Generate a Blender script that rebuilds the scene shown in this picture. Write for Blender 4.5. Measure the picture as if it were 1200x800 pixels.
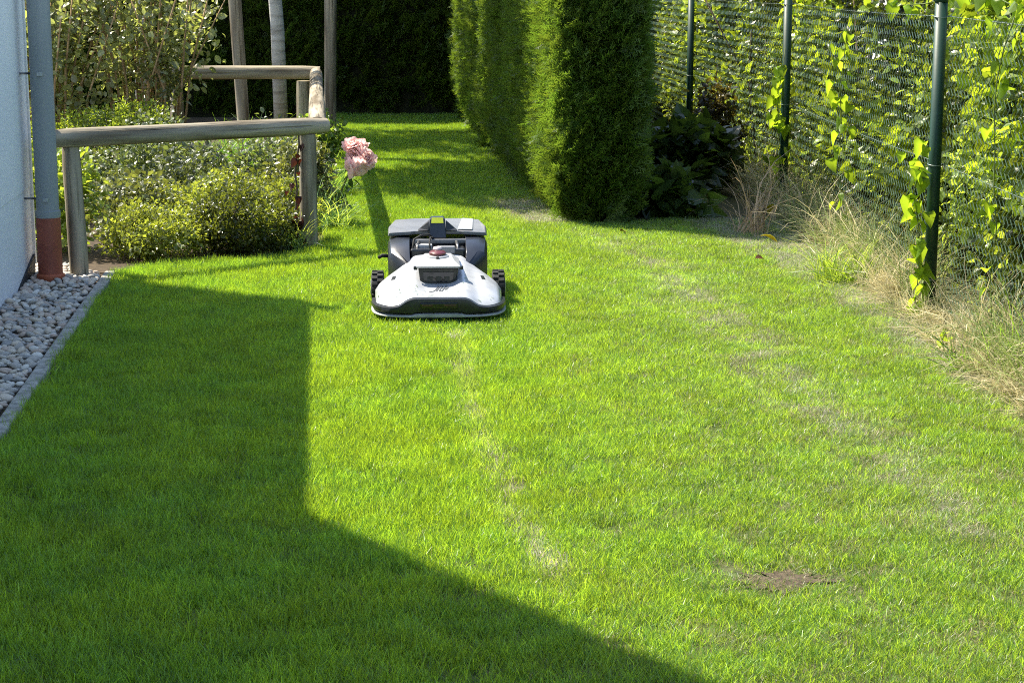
import bpy, bmesh, math
import numpy as np
from mathutils import Vector, Matrix, Euler
R = math.radians
sc = bpy.context.scene
for o in list(bpy.data.objects): bpy.data.objects.remove(o)

# ---------------------------------------------------------------- camera
cam_d = bpy.data.cameras.new('camera')
cam_d.sensor_width = 36.0
cam_d.lens = 66.63
cam_d.clip_end = 600
cam = bpy.data.objects.new('camera', cam_d)
sc.collection.objects.link(cam)
cam.location = (0, 0, 1.35)
cam.rotation_euler = (R(90 - 10.858), 0, 0)
sc.camera = cam
# ---------------------------------------------------------------- sky, sun, exposure
SUN_EL = R(55.0)
SUNX, SUNY = -0.845, 0.535            # horizontal direction towards the sun (left and behind the lawn)
w = bpy.data.worlds.new('World'); sc.world = w; w.use_nodes = True
nt = w.node_tree
bg = nt.nodes['Background']
sky = nt.nodes.new('ShaderNodeTexSky'); sky.sky_type = 'NISHITA'
sky.sun_disc = False
sky.sun_elevation = SUN_EL
sky.sun_rotation = math.atan2(SUNX, SUNY)
nt.links.new(sky.outputs[0], bg.inputs[0])
bg.inputs[1].default_value = 0.15
sl = bpy.data.lights.new('sun', 'SUN'); sl.energy = 5.0; sl.angle = R(0.53); sl.color = (1.0, 0.92, 0.76)
so = bpy.data.objects.new('sun', sl); sc.collection.objects.link(so)
sdir = Vector((SUNX * math.cos(SUN_EL), SUNY * math.cos(SUN_EL), math.sin(SUN_EL)))
so.rotation_euler = sdir.to_track_quat('Z', 'Y').to_euler()
so.location = (-6, 6, 10)
sc.view_settings.view_transform = 'Standard'
sc.view_settings.look = 'None'
sc.view_settings.gamma = 1.0
sc.view_settings.use_curve_mapping = False
sc.view_settings.exposure = 1.2
sc.cycles.max_bounces = 6
sc.cycles.diffuse_bounces = 3
sc.cycles.glossy_bounces = 3
sc.cycles.transmission_bounces = 4
sc.cycles.sample_clamp_indirect = 6.0
sc.cycles.transparent_max_bounces = 8
sc.cycles.pixel_filter_type = 'BLACKMAN_HARRIS'
sc.cycles.filter_width = 1.05
sc.cycles.use_denoising = False
sc.cycles.denoiser = 'OPENIMAGEDENOISE'
sc.cycles.denoising_input_passes = 'RGB_ALBEDO_NORMAL'
sc.cycles.denoising_prefilter = 'ACCURATE'

# ================================================================ helpers
C = sc.collection

def tag(o, label=None, cat=None, group=None, kind=None):
    if label: o['label'] = label
    if cat: o['category'] = cat
    if group: o['group'] = group
    if kind: o['kind'] = kind
    return o

def empty(name, loc=(0, 0, 0), rz=0.0):
    o = bpy.data.objects.new(name, None); C.objects.link(o)
    o.location = loc; o.rotation_euler = (0, 0, rz); o.empty_display_size = 0.1
    return o

def mesh(name, verts, faces, mat=None, smooth=False, vcol=None):
    me = bpy.data.meshes.new(name)
    if isinstance(verts, np.ndarray): verts = verts.tolist()
    if isinstance(faces, np.ndarray): faces = faces.tolist()
    me.from_pydata(verts, [], faces)
    if smooth and len(me.polygons): me.polygons.foreach_set('use_smooth', [True] * len(me.polygons))
    if vcol is not None:
        a = me.attributes.new('vc', 'FLOAT', 'POINT'); a.data.foreach_set('value', np.asarray(vcol, np.float32))
    if mat: me.materials.append(mat)
    me.update()
    return me

def add(name, me, parent=None, loc=None, rot=None, scale=None):
    o = bpy.data.objects.new(name, me); C.objects.link(o)
    if parent is not None: o.parent = parent
    if loc is not None: o.location = loc
    if rot is not None: o.rotation_euler = rot
    if scale is not None: o.scale = (scale,) * 3 if isinstance(scale, (int, float)) else scale
    return o

def obj(name, verts, faces, mat=None, parent=None, smooth=False, vcol=None, **k):
    return add(name, mesh(name, verts, faces, mat, smooth, vcol), parent, **k)

class MB:
    """collects shapes of one part"""
    def __init__(s): s.v = []; s.f = []
    def put(s, v, f):
        n = len(s.v); s.v += [tuple(p) for p in v]; s.f += [tuple(i + n for i in q) for q in f]; return s
    def box(s, c, d, rz=0.0, taper=1.0):
        x, y, z = d[0] / 2, d[1] / 2, d[2] / 2
        cr, sr = math.cos(rz), math.sin(rz); vs = []
        for k, (a, b, e) in enumerate(((-1, -1, -1), (1, -1, -1), (1, 1, -1), (-1, 1, -1), (-1, -1, 1), (1, -1, 1), (1, 1, 1), (-1, 1, 1))):
            t = taper if e > 0 else 1
            px, py = a * x * t, b * y * t
            vs.append((c[0] + px * cr - py * sr, c[1] + px * sr + py * cr, c[2] + e * z))
        return s.put(vs, ((0, 3, 2, 1), (4, 5, 6, 7), (0, 1, 5, 4), (1, 2, 6, 5), (2, 3, 7, 6), (3, 0, 4, 7)))
    def tube(s, pts, rad, n=8, cap=True):
        pts = [Vector(p) for p in pts]; m = len(pts)
        if not hasattr(rad, '__len__'): rad = [rad] * m
        vs = []; fs = []; ref = None
        for i, p in enumerate(pts):
            t = (pts[min(i + 1, m - 1)] - pts[max(i - 1, 0)]).normalized()
            if ref is None: ref = Vector((0, 0, 1)) if abs(t.z) < .9 else Vector((1, 0, 0))
            a = t.cross(ref).normalized(); b = t.cross(a).normalized(); ref = -b if (-b).dot(ref) > 0 else b
            a = t.cross(ref).normalized(); b = a.cross(t).normalized()
            for k in range(n):
                q = 2 * math.pi * k / n
                vs.append(p + a * math.cos(q) * rad[i] + b * math.sin(q) * rad[i])
        for i in range(m - 1):
            for k in range(n):
                fs.append((i * n + k, i * n + (k + 1) % n, (i + 1) * n + (k + 1) % n, (i + 1) * n + k))
        if cap: fs.append(tuple(range(n))[::-1]); fs.append(tuple((m - 1) * n + k for k in range(n)))
        return s.put(vs, fs)
    def build(s, name, mat, parent=None, smooth=False, bevel=0.0, **k):
        o = obj(name, s.v, s.f, mat, parent, smooth, **k)
        if bevel:
            b = o.modifiers.new('bevel', 'BEVEL'); b.width = bevel; b.segments = 2; b.limit_method = 'ANGLE'; b.angle_limit = R(40)
        fix(o.data)
        return o

def fix(me):
    bm = bmesh.new(); bm.from_mesh(me); bmesh.ops.recalc_face_normals(bm, faces=bm.faces); bm.to_mesh(me); bm.free()

def autosmooth(o, ang=40):
    me = o.data
    me.polygons.foreach_set('use_smooth', [True] * len(me.polygons))
    bm = bmesh.new(); bm.from_mesh(me)
    for e in bm.edges:
        if len(e.link_faces) == 2 and e.calc_face_angle(0) > R(ang): e.smooth = False
    bm.to_mesh(me); bm.free()
    return o

# ---------------------------------------------------------------- materials
def nodes(name):
    m = bpy.data.materials.new(name); m.use_nodes = True
    t = m.node_tree; p = t.nodes['Principled BSDF']
    return m, t, p

def N(t, typ, **k):
    n = t.nodes.new(typ)
    for a, b in k.items(): setattr(n, a, b)
    return n

def noise_mat(name, c1, c2, scale=10, detail=4, rough=0.7, bump=0.0, bscale=None, spec=0.3, stretch=None, c3=None, rvar=0.0, metal=0.0, lo=.35, hi=.65):
    m, t, p = nodes(name)
    tc = N(t, 'ShaderNodeTexCoord'); mp = N(t, 'ShaderNodeMapping')
    t.links.new(tc.outputs['Object'], mp.inputs[0])
    if stretch: mp.inputs['Scale'].default_value = stretch
    nz = N(t, 'ShaderNodeTexNoise'); nz.inputs['Scale'].default_value = scale; nz.inputs['Detail'].default_value = detail
    t.links.new(mp.outputs[0], nz.inputs[0])
    r = N(t, 'ShaderNodeValToRGB')
    r.color_ramp.elements[0].position = lo; r.color_ramp.elements[1].position = hi
    r.color_ramp.elements[0].color = (*c1, 1); r.color_ramp.elements[1].color = (*c2, 1)
    if c3:
        e = r.color_ramp.elements.new(.5); e.color = (*c3, 1)
    t.links.new(nz.outputs[0], r.inputs[0]); t.links.new(r.outputs[0], p.inputs['Base Color'])
    p.inputs['Roughness'].default_value = rough
    p.inputs['Specular IOR Level'].default_value = spec
    p.inputs['Metallic'].default_value = metal
    if rvar:
        mr = N(t, 'ShaderNodeMapRange'); mr.inputs['To Min'].default_value = rough - rvar; mr.inputs['To Max'].default_value = rough + rvar
        t.links.new(nz.outputs[0], mr.inputs[0]); t.links.new(mr.outputs[0], p.inputs['Roughness'])
    if bump:
        n2 = N(t, 'ShaderNodeTexNoise'); n2.inputs['Scale'].default_value = bscale or scale * 3; n2.inputs['Detail'].default_value = 6
        t.links.new(mp.outputs[0], n2.inputs[0])
        b = N(t, 'ShaderNodeBump'); b.inputs['Strength'].default_value = bump; b.inputs['Distance'].default_value = 0.01
        t.links.new(n2.outputs[0], b.inputs['Height']); t.links.new(b.outputs[0], p.inputs['Normal'])
    return m

def leaf_mat(name, col=(.08, .16, .02), trans=(.2, .35, .03), tmix=0.4, rough=0.5, spec=0.4, inst=True, var=0.35, dry=None):
    """thin leaf: reflecting and translucent, colour varied per clump (instance) and per leaf"""
    m, t, p = nodes(name)
    out = t.nodes['Material Output']
    va = N(t, 'ShaderNodeAttribute', attribute_name='vc', attribute_type='GEOMETRY')
    mr = N(t, 'ShaderNodeMapRange'); mr.inputs['To Min'].default_value = 1 - var; mr.inputs['To Max'].default_value = 1 + var
    t.links.new(va.outputs['Fac'], mr.inputs[0])
    def chain(c):
        mul = N(t, 'ShaderNodeVectorMath', operation='SCALE')
        mul.inputs[0].default_value = c
        t.links.new(mr.outputs[0], mul.inputs['Scale'])
        o = mul.outputs[0]
        if dry:
            g = N(t, 'ShaderNodeMath', operation='GREATER_THAN'); g.inputs[1].default_value = dry[0]
            t.links.new(va.outputs['Fac'], g.inputs[0])
            mx = N(t, 'ShaderNodeMix', data_type='VECTOR')
            t.links.new(g.outputs[0], mx.inputs[0]); t.links.new(o, mx.inputs[4]); mx.inputs[5].default_value = dry[1]
            o = mx.outputs[1]
        if inst:
            ta = N(t, 'ShaderNodeAttribute', attribute_name='tint', attribute_type='INSTANCER')
            m2 = N(t, 'ShaderNodeVectorMath', operation='MULTIPLY')
            t.links.new(o, m2.inputs[0]); t.links.new(ta.outputs['Vector'], m2.inputs[1]); o = m2.outputs[0]
        return o
    t.links.new(chain(col), p.inputs['Base Color'])
    p.inputs['Roughness'].default_value = rough; p.inputs['Specular IOR Level'].default_value = spec
    tr = N(t, 'ShaderNodeBsdfTranslucent'); t.links.new(chain(trans), tr.inputs[0])
    mx = N(t, 'ShaderNodeMixShader'); mx.inputs[0].default_value = tmix
    t.links.new(p.outputs[0], mx.inputs[1]); t.links.new(tr.outputs[0], mx.inputs[2])
    t.links.new(mx.outputs[0], out.inputs[0])
    return m

# ---------------------------------------------------------------- scattering (geometry nodes)
_groups = {}
def proto_set(name, meshes):
    col = bpy.data.collections.new(name)
    for i, me in enumerate(meshes):
        o = bpy.data.objects.new('%s_%02d' % (name, i), me); col.objects.link(o)
    g = bpy.data.node_groups.new(name, 'GeometryNodeTree')
    g.interface.new_socket('Geometry', in_out='INPUT', socket_type='NodeSocketGeometry')
    g.interface.new_socket('Geometry', in_out='OUTPUT', socket_type='NodeSocketGeometry')
    gi = g.nodes.new('NodeGroupInput'); go = g.nodes.new('NodeGroupOutput')
    ip = g.nodes.new('GeometryNodeInstanceOnPoints')
    ci = g.nodes.new('GeometryNodeCollectionInfo'); ci.inputs[0].default_value = col
    ci.inputs[1].default_value = True; ci.inputs[2].default_value = True
    def na(nm, ty):
        n = g.nodes.new('GeometryNodeInputNamedAttribute'); n.data_type = ty; n.inputs[0].default_value = nm; return n
    ar = na('rot', 'FLOAT_VECTOR'); asc = na('scl', 'FLOAT_VECTOR'); av = na('var', 'INT')
    er = g.nodes.new('FunctionNodeEulerToRotation')
    L = g.links.new
    L(gi.outputs[0], ip.inputs['Points']); L(ci.outputs[0], ip.inputs['Instance'])
    ip.inputs['Pick Instance'].default_value = True
    L(av.outputs[0], ip.inputs['Instance Index']); L(ar.outputs[0], er.inputs[0]); L(er.outputs[0], ip.inputs['Rotation'])
    L(asc.outputs[0], ip.inputs['Scale']); L(ip.outputs[0], go.inputs[0])
    _groups[name] = (g, len(meshes))
    return name

def scatter(name, pset, pts, rot, scl, tint, var=None, parent=None, seed=0):
    g, nv = _groups[pset]
    pts = np.asarray(pts, np.float32); n = len(pts)
    rg = np.random.default_rng(seed + 991)
    me = bpy.data.meshes.new(name)
    me.vertices.add(n); me.vertices.foreach_set('co', pts.ravel())
    def at(nm, ty, arr, key):
        a = me.attributes.new(nm, ty, 'POINT'); a.data.foreach_set(key, np.ascontiguousarray(arr).ravel())
    at('rot', 'FLOAT_VECTOR', np.asarray(rot, np.float32), 'vector')
    scl = np.asarray(scl, np.float32)
    if scl.ndim == 1: scl = np.repeat(scl[:, None], 3, 1)
    at('scl', 'FLOAT_VECTOR', scl, 'vector')
    at('var', 'INT', (rg.integers(0, nv, n) if var is None else np.asarray(var)).astype(np.int32), 'value')
    at('tint', 'FLOAT_VECTOR', np.asarray(tint, np.float32), 'vector')
    me.update()
    o = add(name, me, parent)
    md = o.modifiers.new('scatter', 'NODES'); md.node_group = g
    o['kind'] = 'stuff'
    return o

def euler_to(dirs, roll=None, rg=None):
    """euler angles that turn +Z onto each direction"""
    d = dirs / np.linalg.norm(dirs, axis=1, keepdims=True)
    th = np.arccos(np.clip(d[:, 2], -1, 1)); ph = np.arctan2(d[:, 1], d[:, 0])
    # R = Rz(ph) Ry(th) Rz(roll): with XYZ euler roll first is not exact, so build matrices only where needed
    return np.stack([np.zeros_like(th), th, ph], 1)

def vnoise(p, seed=0, scale=1.0):
    """smooth 2-D/3-D value noise in 0..1 (numpy)"""
    p = np.asarray(p, float) * scale
    if p.shape[1] == 2: p = np.concatenate([p, np.zeros((len(p), 1))], 1)
    i = np.floor(p).astype(np.int64); f = p - i; f = f * f * (3 - 2 * f)
    def h(a):
        q = (a[:, 0] * 374761393 + a[:, 1] * 668265263 + a[:, 2] * 2147483647 + seed * 974711) & 0xffffffff
        q = ((q ^ (q >> 13)) * 1274126177) & 0xffffffff
        return ((q ^ (q >> 16)) & 0xffff) / 65535.0
    r = 0
    for dx in (0, 1):
        for dy in (0, 1):
            for dz in (0, 1):
                wgt = (f[:, 0] if dx else 1 - f[:, 0]) * (f[:, 1] if dy else 1 - f[:, 1]) * (f[:, 2] if dz else 1 - f[:, 2])
                r = r + wgt * h(i + np.array([dx, dy, dz]))
    return r
def fbm(p, seed=0, scale=1.0, oct=3):
    r = 0; a = .5; tot = 0
    for k in range(oct):
        r = r + a * vnoise(p, seed + k * 17, scale * 2 ** k); tot += a; a *= .55
    return r / tot
def inside(pts, poly):
    x, y = pts[:, 0], pts[:, 1]; r = np.zeros(len(pts), bool); n = len(poly); j = n - 1
    for i in range(n):
        xi, yi = poly[i]; xj, yj = poly[j]
        r ^= ((yi > y) != (yj > y)) & (x < (xj - xi) * (y - yi) / (yj - yi + 1e-12) + xi); j = i
    return r
def seg_dist(pts, line):
    d = np.full(len(pts), 9e9)
    for a, b in zip(line[:-1], line[1:]):
        a = np.array(a); b = np.array(b); ab = b - a
        t = np.clip(((pts - a) @ ab) / (ab @ ab), 0, 1)
        d = np.minimum(d, np.linalg.norm(pts - (a + t[:, None] * ab), axis=1))
    return d
def sstep(a, b, x): t = np.clip((x - a) / (b - a), 0, 1); return t * t * (3 - 2 * t)

# ---------------------------------------------------------------- leaf and blade prototypes
def leaf_shape(kind):
    """leaf in the x(width)-y(length) plane, base at the origin, tip at y=1; slightly folded along the midrib"""
    if kind == 'oval':
        pr = [(0, 0), (.26, .25), (.33, .5), (.22, .78)]
    elif kind == 'narrow':
        pr = [(0, 0), (.11, .25), (.13, .55), (.07, .82)]
    elif kind == 'heart':
        pr = [(.02, 0), (.36, -.12), (.44, .18), (.24, .6)]
    elif kind == 'small':
        pr = [(0, 0), (.3, .45)]
    v = [(0, y, 0.0) for x, y in pr] + [(0, 1, -.1)]
    n = len(pr); f = []
    for s in (1, -1):
        b = len(v)
        v += [(s * x, y, .32 * x - .1 * y * y) for x, y in pr]
        for i in range(n - 1):
            q = (i, b + i, b + i + 1, i + 1)
            if i == 0 and pr[0][0] == 0: q = (0, b + 1, 1)
            f.append(q if s > 0 else q[::-1])
        q = (n - 1, b + n - 1, n); f.append(q if s > 0 else q[::-1])
    return np.array(v, float), f

def cluster(name, mat, n, rad, llen, kind, seed, up=0.5, flat=1.0, lvar=.35):
    """a sprig: n leaves spread through a small ball, tips pointing outward"""
    rg = np.random.default_rng(seed); lv, lf = leaf_shape(kind); V = []; F = []; vc = []
    for k in range(n):
        d = rg.normal(size=3); d[2] = d[2] * flat + up * .5; d /= np.linalg.norm(d)
        pos = d * rad * rg.uniform(.15, 1) ; pos[2] *= flat
        y = d + rg.normal(size=3) * .55; y /= np.linalg.norm(y)
        zz = np.array([0, 0, 1.0]) + rg.normal(size=3) * .6
        x = np.cross(y, zz); x /= np.linalg.norm(x); z = np.cross(x, y)
        s = llen * rg.uniform(1 - lvar, 1 + lvar)
        M = np.stack([x, y, z], 1) * s
        b = len(V); V += (lv @ M.T + pos).tolist(); F += [tuple(i + b for i in q) for q in lf]
        vc += [rg.random()] * len(lv)
    return mesh(name, V, F, mat, vcol=vc)

def blades(name, mat, n, rad, hgt, wid, seed, lean=.35, curl=.4, seg=2, hvar=.3, blunt=.3):
    rg = np.random.default_rng(seed); V = []; F = []; vc = []
    for k in range(n):
        a = rg.uniform(0, 2 * math.pi); r = rad * math.sqrt(rg.random())
        base = np.array([r * math.cos(a), r * math.sin(a), -.004])
        az = rg.uniform(0, 2 * math.pi); ln = abs(rg.normal(0, lean)); h = hgt * rg.uniform(1 - hvar, 1 + hvar)
        face = rg.uniform(0, math.pi); wd = wid * rg.uniform(.7, 1.25)
        side = np.array([math.cos(face), math.sin(face), 0]) * wd / 2
        dr = np.array([math.cos(az), math.sin(az), 0]); b0 = len(V); p = base.copy(); ang = ln
        for i in range(seg + 1):
            t = i / seg; ww = 1 - (1 - blunt) * t ** 1.5
            V.append((p - side * ww).tolist()); V.append((p + side * ww).tolist())
            p = p + (dr * math.sin(ang) + np.array([0, 0, 1]) * math.cos(ang)) * h / seg
            ang += curl * rg.uniform(.4, 1.3)
        for i in range(seg): F.append((b0 + 2 * i, b0 + 2 * i + 1, b0 + 2 * i + 3, b0 + 2 * i + 2))
        vc += [rg.random()] * (2 * seg + 2)
    return mesh(name, V, F, mat, vcol=vc)

def thuja_spray(name, mat, seed, size=.12):
    """flat fan of scale-leaf branchlets along +Z"""
    rg = np.random.default_rng(seed); V = []; F = []; vc = []
    def branch(p, d, side, ln, wd, depth):
        c = rg.random()
        nrm = np.cross(d, side); q = p + d * ln
        b = len(V); s = np.cross(nrm, d); s /= np.linalg.norm(s)
        V.extend([(p - s * wd * .5).tolist(), (p + s * wd * .5).tolist(), (p + d * ln * .7 + s * wd * .45).tolist(), q.tolist(), (p + d * ln * .7 - s * wd * .45).tolist()])
        F.append((b, b + 1, b + 2, b + 3, b + 4)); vc.extend([c] * 5)
        if depth:
            m = 5 if depth == 2 else 4
            for i in range(m):
                t = (i + 1) / (m + 1) * .95
                sg = 1 if i % 2 else -1
                a = rg.uniform(.5, .85) * sg
                d2 = d * math.cos(a) + s * math.sin(a) + nrm * rg.normal(0, .16); d2 /= np.linalg.norm(d2)
                branch(p + d * ln * t, d2, s, ln * (.62 - .3 * t) * rg.uniform(.8, 1.2), wd * .85, depth - 1)
    for k in range(3):
        d = np.array([rg.normal(0, .35), rg.normal(0, .35), 1.0]); d /= np.linalg.norm(d)
        a = rg.uniform(0, math.pi); side = np.cross(d, [math.cos(a), math.sin(a), 0]); side /= np.linalg.norm(side)
        branch(np.zeros(3), d, side, size * rg.uniform(.75, 1.15), size * .05, 2)
    return mesh(name, V, F, mat, vcol=vc)

# ================================================================ materials
M = {}
M['soil'] = noise_mat('soil', (.045, .032, .02), (.09, .065, .04), 30, 6, .95, .6, 60)
M['ground'] = noise_mat('ground', (.05, .055, .02), (.09, .08, .04), 4, 6, .95, .5, 30)
M['thatch'] = noise_mat('thatch', (.04, .055, .015), (.11, .115, .045), 40, 6, .95, .7, 120)
M['render'] = noise_mat('wall_render', (.74, .75, .76), (.80, .80, .80), 3, 5, .85, .25, 220, spec=.2)
M['trim'] = noise_mat('corner_trim', (.72, .72, .70), (.80, .80, .78), 8, 4, .6, .05)
M['membrane'] = noise_mat('bitumen', (.012, .012, .014), (.03, .03, .034), 20, 4, .6, .4)
M['zinc'] = noise_mat('zinc', (.22, .245, .25), (.29, .315, .32), 6, 6, .45, .04, 40, spec=.5, stretch=(1, 1, .25))
M['clay'] = noise_mat('standpipe', (.23, .058, .034), (.31, .085, .05), 9, 5, .5, .08, 60, spec=.4)
M['clay_light'] = noise_mat('collar', (.33, .085, .04), (.42, .12, .06), 9, 5, .5, .05, 60, spec=.4)
M['clamp'] = noise_mat('galvanised', (.32, .35, .35), (.5, .52, .52), 30, 4, .4, 0, metal=.7)
M['screw'] = noise_mat('screw', (.10, .10, .10), (.2, .2, .2), 30, 2, .4, 0, metal=.8)
M['log'] = noise_mat('weathered_log', (.13, .10, .062), (.46, .39, .28), 14, 8, .85, .7, 30, stretch=(1, 1, .10), c3=(.30, .26, .19))
def cracked(m):
    t = m.node_tree; p = t.nodes['Principled BSDF']; mp = [n for n in t.nodes if n.type == 'MAPPING'][0]
    tc = [n for n in t.nodes if n.type == 'TEX_COORD'][0]
    m2 = N(t, 'ShaderNodeMapping'); m2.inputs['Scale'].default_value = (55, 55, 1.6); t.links.new(tc.outputs['Object'], m2.inputs[0])
    nz = N(t, 'ShaderNodeTexNoise'); nz.inputs['Scale'].default_value = 1.0; nz.inputs['Detail'].default_value = 3; t.links.new(m2.outputs[0], nz.inputs[0])
    r_ = N(t, 'ShaderNodeValToRGB'); r_.color_ramp.elements[0].position = .30; r_.color_ramp.elements[0].color = (.28, .26, .22, 1); r_.color_ramp.elements[1].position = .44; r_.color_ramp.elements[1].color = (1, 1, 1, 1)
    t.links.new(nz.outputs[0], r_.inputs[0])
    src = p.inputs['Base Color'].links[0].from_socket
    mx = N(t, 'ShaderNodeVectorMath', operation='MULTIPLY'); t.links.new(src, mx.inputs[0]); t.links.new(r_.outputs[0], mx.inputs[1]); t.links.new(mx.outputs[0], p.inputs['Base Color'])
    b = p.inputs['Normal'].links[0].from_node
    b2 = N(t, 'ShaderNodeBump'); b2.inputs['Strength'].default_value = .8; b2.inputs['Distance'].default_value = .006
    t.links.new(r_.outputs[0], b2.inputs['Height']); t.links.new(b.outputs[0], b2.inputs['Normal']); t.links.new(b2.outputs[0], p.inputs['Normal'])
cracked(M['log'])
M['plank'] = noise_mat('weathered_plank', (.14, .125, .10), (.28, .26, .22), 14, 8, .85, .6, 30, stretch=(.10, 1, 1))
M['endgrain'] = noise_mat('endgrain', (.24, .19, .11), (.38, .32, .21), 40, 5, .9, .4)
M['birch'] = noise_mat('birch_bark', (.22, .20, .17), (.50, .48, .43), 16, 6, .8, .4, 20, stretch=(.35, .35, 2.2), lo=.25, hi=.55)
M['bark'] = noise_mat('bark', (.07, .05, .035), (.14, .105, .07), 18, 6, .9, .6, 30)
M['cane'] = noise_mat('cane', (.24, .15, .07), (.42, .29, .15), 12, 4, .8, .2)
M['greenstem'] = noise_mat('green_stem', (.09, .13, .03), (.14, .17, .05), 12, 3, .6)
M['fence_green'] = noise_mat('green_coating', (.004, .032, .018), (.006, .044, .025), 5, 4, .5, .03, 60, spec=.5)
M['wire'] = noise_mat('wire', (.05, .09, .07), (.08, .13, .10), 5, 3, .35, spec=.5)
M['topwire'] = noise_mat('tension_wire', (.20, .26, .22), (.34, .38, .35), 40, 3, .35, metal=.5)
M['concrete'] = noise_mat('edging_concrete', (.20, .20, .17), (.42, .40, .36), 25, 7, .9, .4, 90)
M['bare'] = noise_mat('bare_soil', (.06, .045, .03), (.13, .10, .065), 60, 6, .95, .8, 160)
M['rooftile'] = noise_mat('roof_tile', (.09, .035, .025), (.15, .06, .045), 6, 5, .8, .3)
M['glass'] = noise_mat('window_glass', (.02, .025, .03), (.03, .035, .04), 2, 2, .05, spec=.6)
STONES = [noise_mat('pebble_%d' % i, a, b, 24, 5, .75, .15, 80) for i, (a, b) in enumerate((
    ((.47, .42, .35), (.60, .55, .47)), ((.35, .32, .28), (.47, .44, .39)), ((.52, .44, .34), (.66, .57, .46)),
    ((.58, .54, .47), (.70, .66, .58)), ((.42, .32, .25), (.56, .45, .36)), ((.25, .24, .22), (.36, .35, .33))))]
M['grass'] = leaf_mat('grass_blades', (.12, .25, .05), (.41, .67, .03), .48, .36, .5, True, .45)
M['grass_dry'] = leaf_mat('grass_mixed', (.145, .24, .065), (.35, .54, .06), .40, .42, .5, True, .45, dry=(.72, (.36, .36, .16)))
M['straw'] = leaf_mat('dry_stalks', (.60, .53, .33), (.52, .45, .24), .3, .6, .3, True, .3)
M['thuja'] = leaf_mat('thuja_scales', (.078, .135, .022), (.25, .40, .03), .36, .5, .35, True, .35)
M['leaf'] = leaf_mat('leaves', (.105, .165, .035), (.36, .50, .04), .42, .34, .6, True, .5)
M['leaf_gloss'] = leaf_mat('glossy_leaves', (.11, .145, .06), (.26, .34, .05), .32, .42, .8, True, .5)
M['willow'] = leaf_mat('willow_leaves', (.20, .23, .10), (.46, .54, .10), .42, .36, .8, True, .45)
M['bind'] = leaf_mat('bindweed_leaves', (.13, .22, .02), (.5, .68, .03), .55, .4, .35, False, .25)
M['dark_leaf'] = leaf_mat('dark_red_leaves', (.05, .018, .012), (.10, .025, .012), .3, .5, .3, False, .35)
M['rose_leaf'] = leaf_mat('rose_leaves', (.06, .12, .03), (.18, .30, .03), .4, .3, .6, False, .3)
M['petal'] = leaf_mat('rose_petals', (.95, .70, .66), (.96, .70, .66), .52, .6, .2, False, .14)
M['yellow_leaf'] = leaf_mat('yellow_leaves', (.45, .40, .03), (.6, .5, .03), .4, .5, .3, False, .2)
M['brown_leaf'] = leaf_mat('brown_leaves', (.14, .065, .03), (.16, .07, .03), .3, .6, .2, False, .3)
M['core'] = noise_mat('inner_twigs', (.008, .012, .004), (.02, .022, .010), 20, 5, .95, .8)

# mower
M['white'] = noise_mat('white_plastic', (.37, .385, .415), (.44, .455, .48), 22, 4, .26, 0, spec=.5, rvar=.06)
M['lower'] = noise_mat('pale_plastic', (.26, .27, .26), (.38, .39, .38), 30, 5, .5, 0, spec=.4)
M['black'] = noise_mat('black_plastic', (.012, .013, .014), (.022, .023, .025), 30, 5, .35, .05, 300, spec=.5)
M['sky_tinted'] = noise_mat('dark_box_plastic', (.016, .019, .027), (.028, .032, .042), 8, 4, .3, .03, 200, spec=.55)  # black plastic; the blue of the reflected sky is put into its colour
M['grey'] = noise_mat('grey_plastic', (.15, .155, .165), (.20, .205, .215), 10, 4, .38, .03, 200, spec=.5)
M['silver'] = noise_mat('silver_plastic', (.34, .35, .36), (.42, .43, .44), 20, 4, .32, 0, spec=.5)
M['red'] = noise_mat('red_plastic', (.085, .016, .022), (.13, .025, .032), 20, 3, .35, 0, spec=.5)
M['pink'] = noise_mat('pale_cap', (.60, .48, .50), (.7, .58, .6), 20, 3, .35, 0)
M['yellow'] = noise_mat('yellow_label', (.55, .62, .03), (.68, .72, .06), 20, 3, .4, 0)
M['rubber'] = noise_mat('rubber', (.014, .014, .014), (.035, .034, .03), 40, 5, .7, .2, 200)
M['ink'] = noise_mat('emblem_ink', (.10, .11, .12), (.16, .17, .18), 20, 2, .4, 0)
M['sensor'] = noise_mat('sensor_glass', (.006, .006, .007), (.012, .012, .012), 5, 2, .08, 0, spec=.6)
M['amber'] = noise_mat('amber_strip', (.05, .028, .016), (.08, .04, .02), 20, 2, .3, 0)

# ================================================================ the setting
AX = -0.1013                                        # the garden runs slightly to the left of the view
G = 120.0
g = obj('ground', [(-G, -G, 0), (G, -G, 0), (G, G * 2, 0), (-G, G * 2, 0)], [(0, 1, 2, 3)], M['ground']); g['kind'] = 'structure'

LAWN = [(-1.0, .6), (-1.265, 3.3), (-1.48, 5.38), (-1.805, 8.60), (-1.62, 8.91), (-1.387, 8.97), (-1.159, 9.08), (-1.00, 9.26), (-.96, 9.58),
        (-.985, 10.53), (-1.10, 12.1), (-1.29, 14.1), (-1.48, 16.4), (-1.76, 18.95), (-.30, 18.95), (.0, 14.6), (.33, 10.55), (.45, 10.42), (.80, 10.58),
        (1.45, 10.7), (1.62, 9.30), (1.655, 8.0), (1.68, 6.87), (1.69, 6.27), (1.70, 5.9), (1.76, 3.0), (1.80, .6)]
bm = bmesh.new()
vs = [bm.verts.new((x, y, .008)) for x, y in LAWN]
bmesh.ops.triangulate(bm, faces=[bm.faces.new(vs)]); me = bpy.data.meshes.new('lawn'); bm.to_mesh(me); bm.free()
me.materials.append(M['thatch']); o = add('lawn', me); o['kind'] = 'structure'
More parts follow.
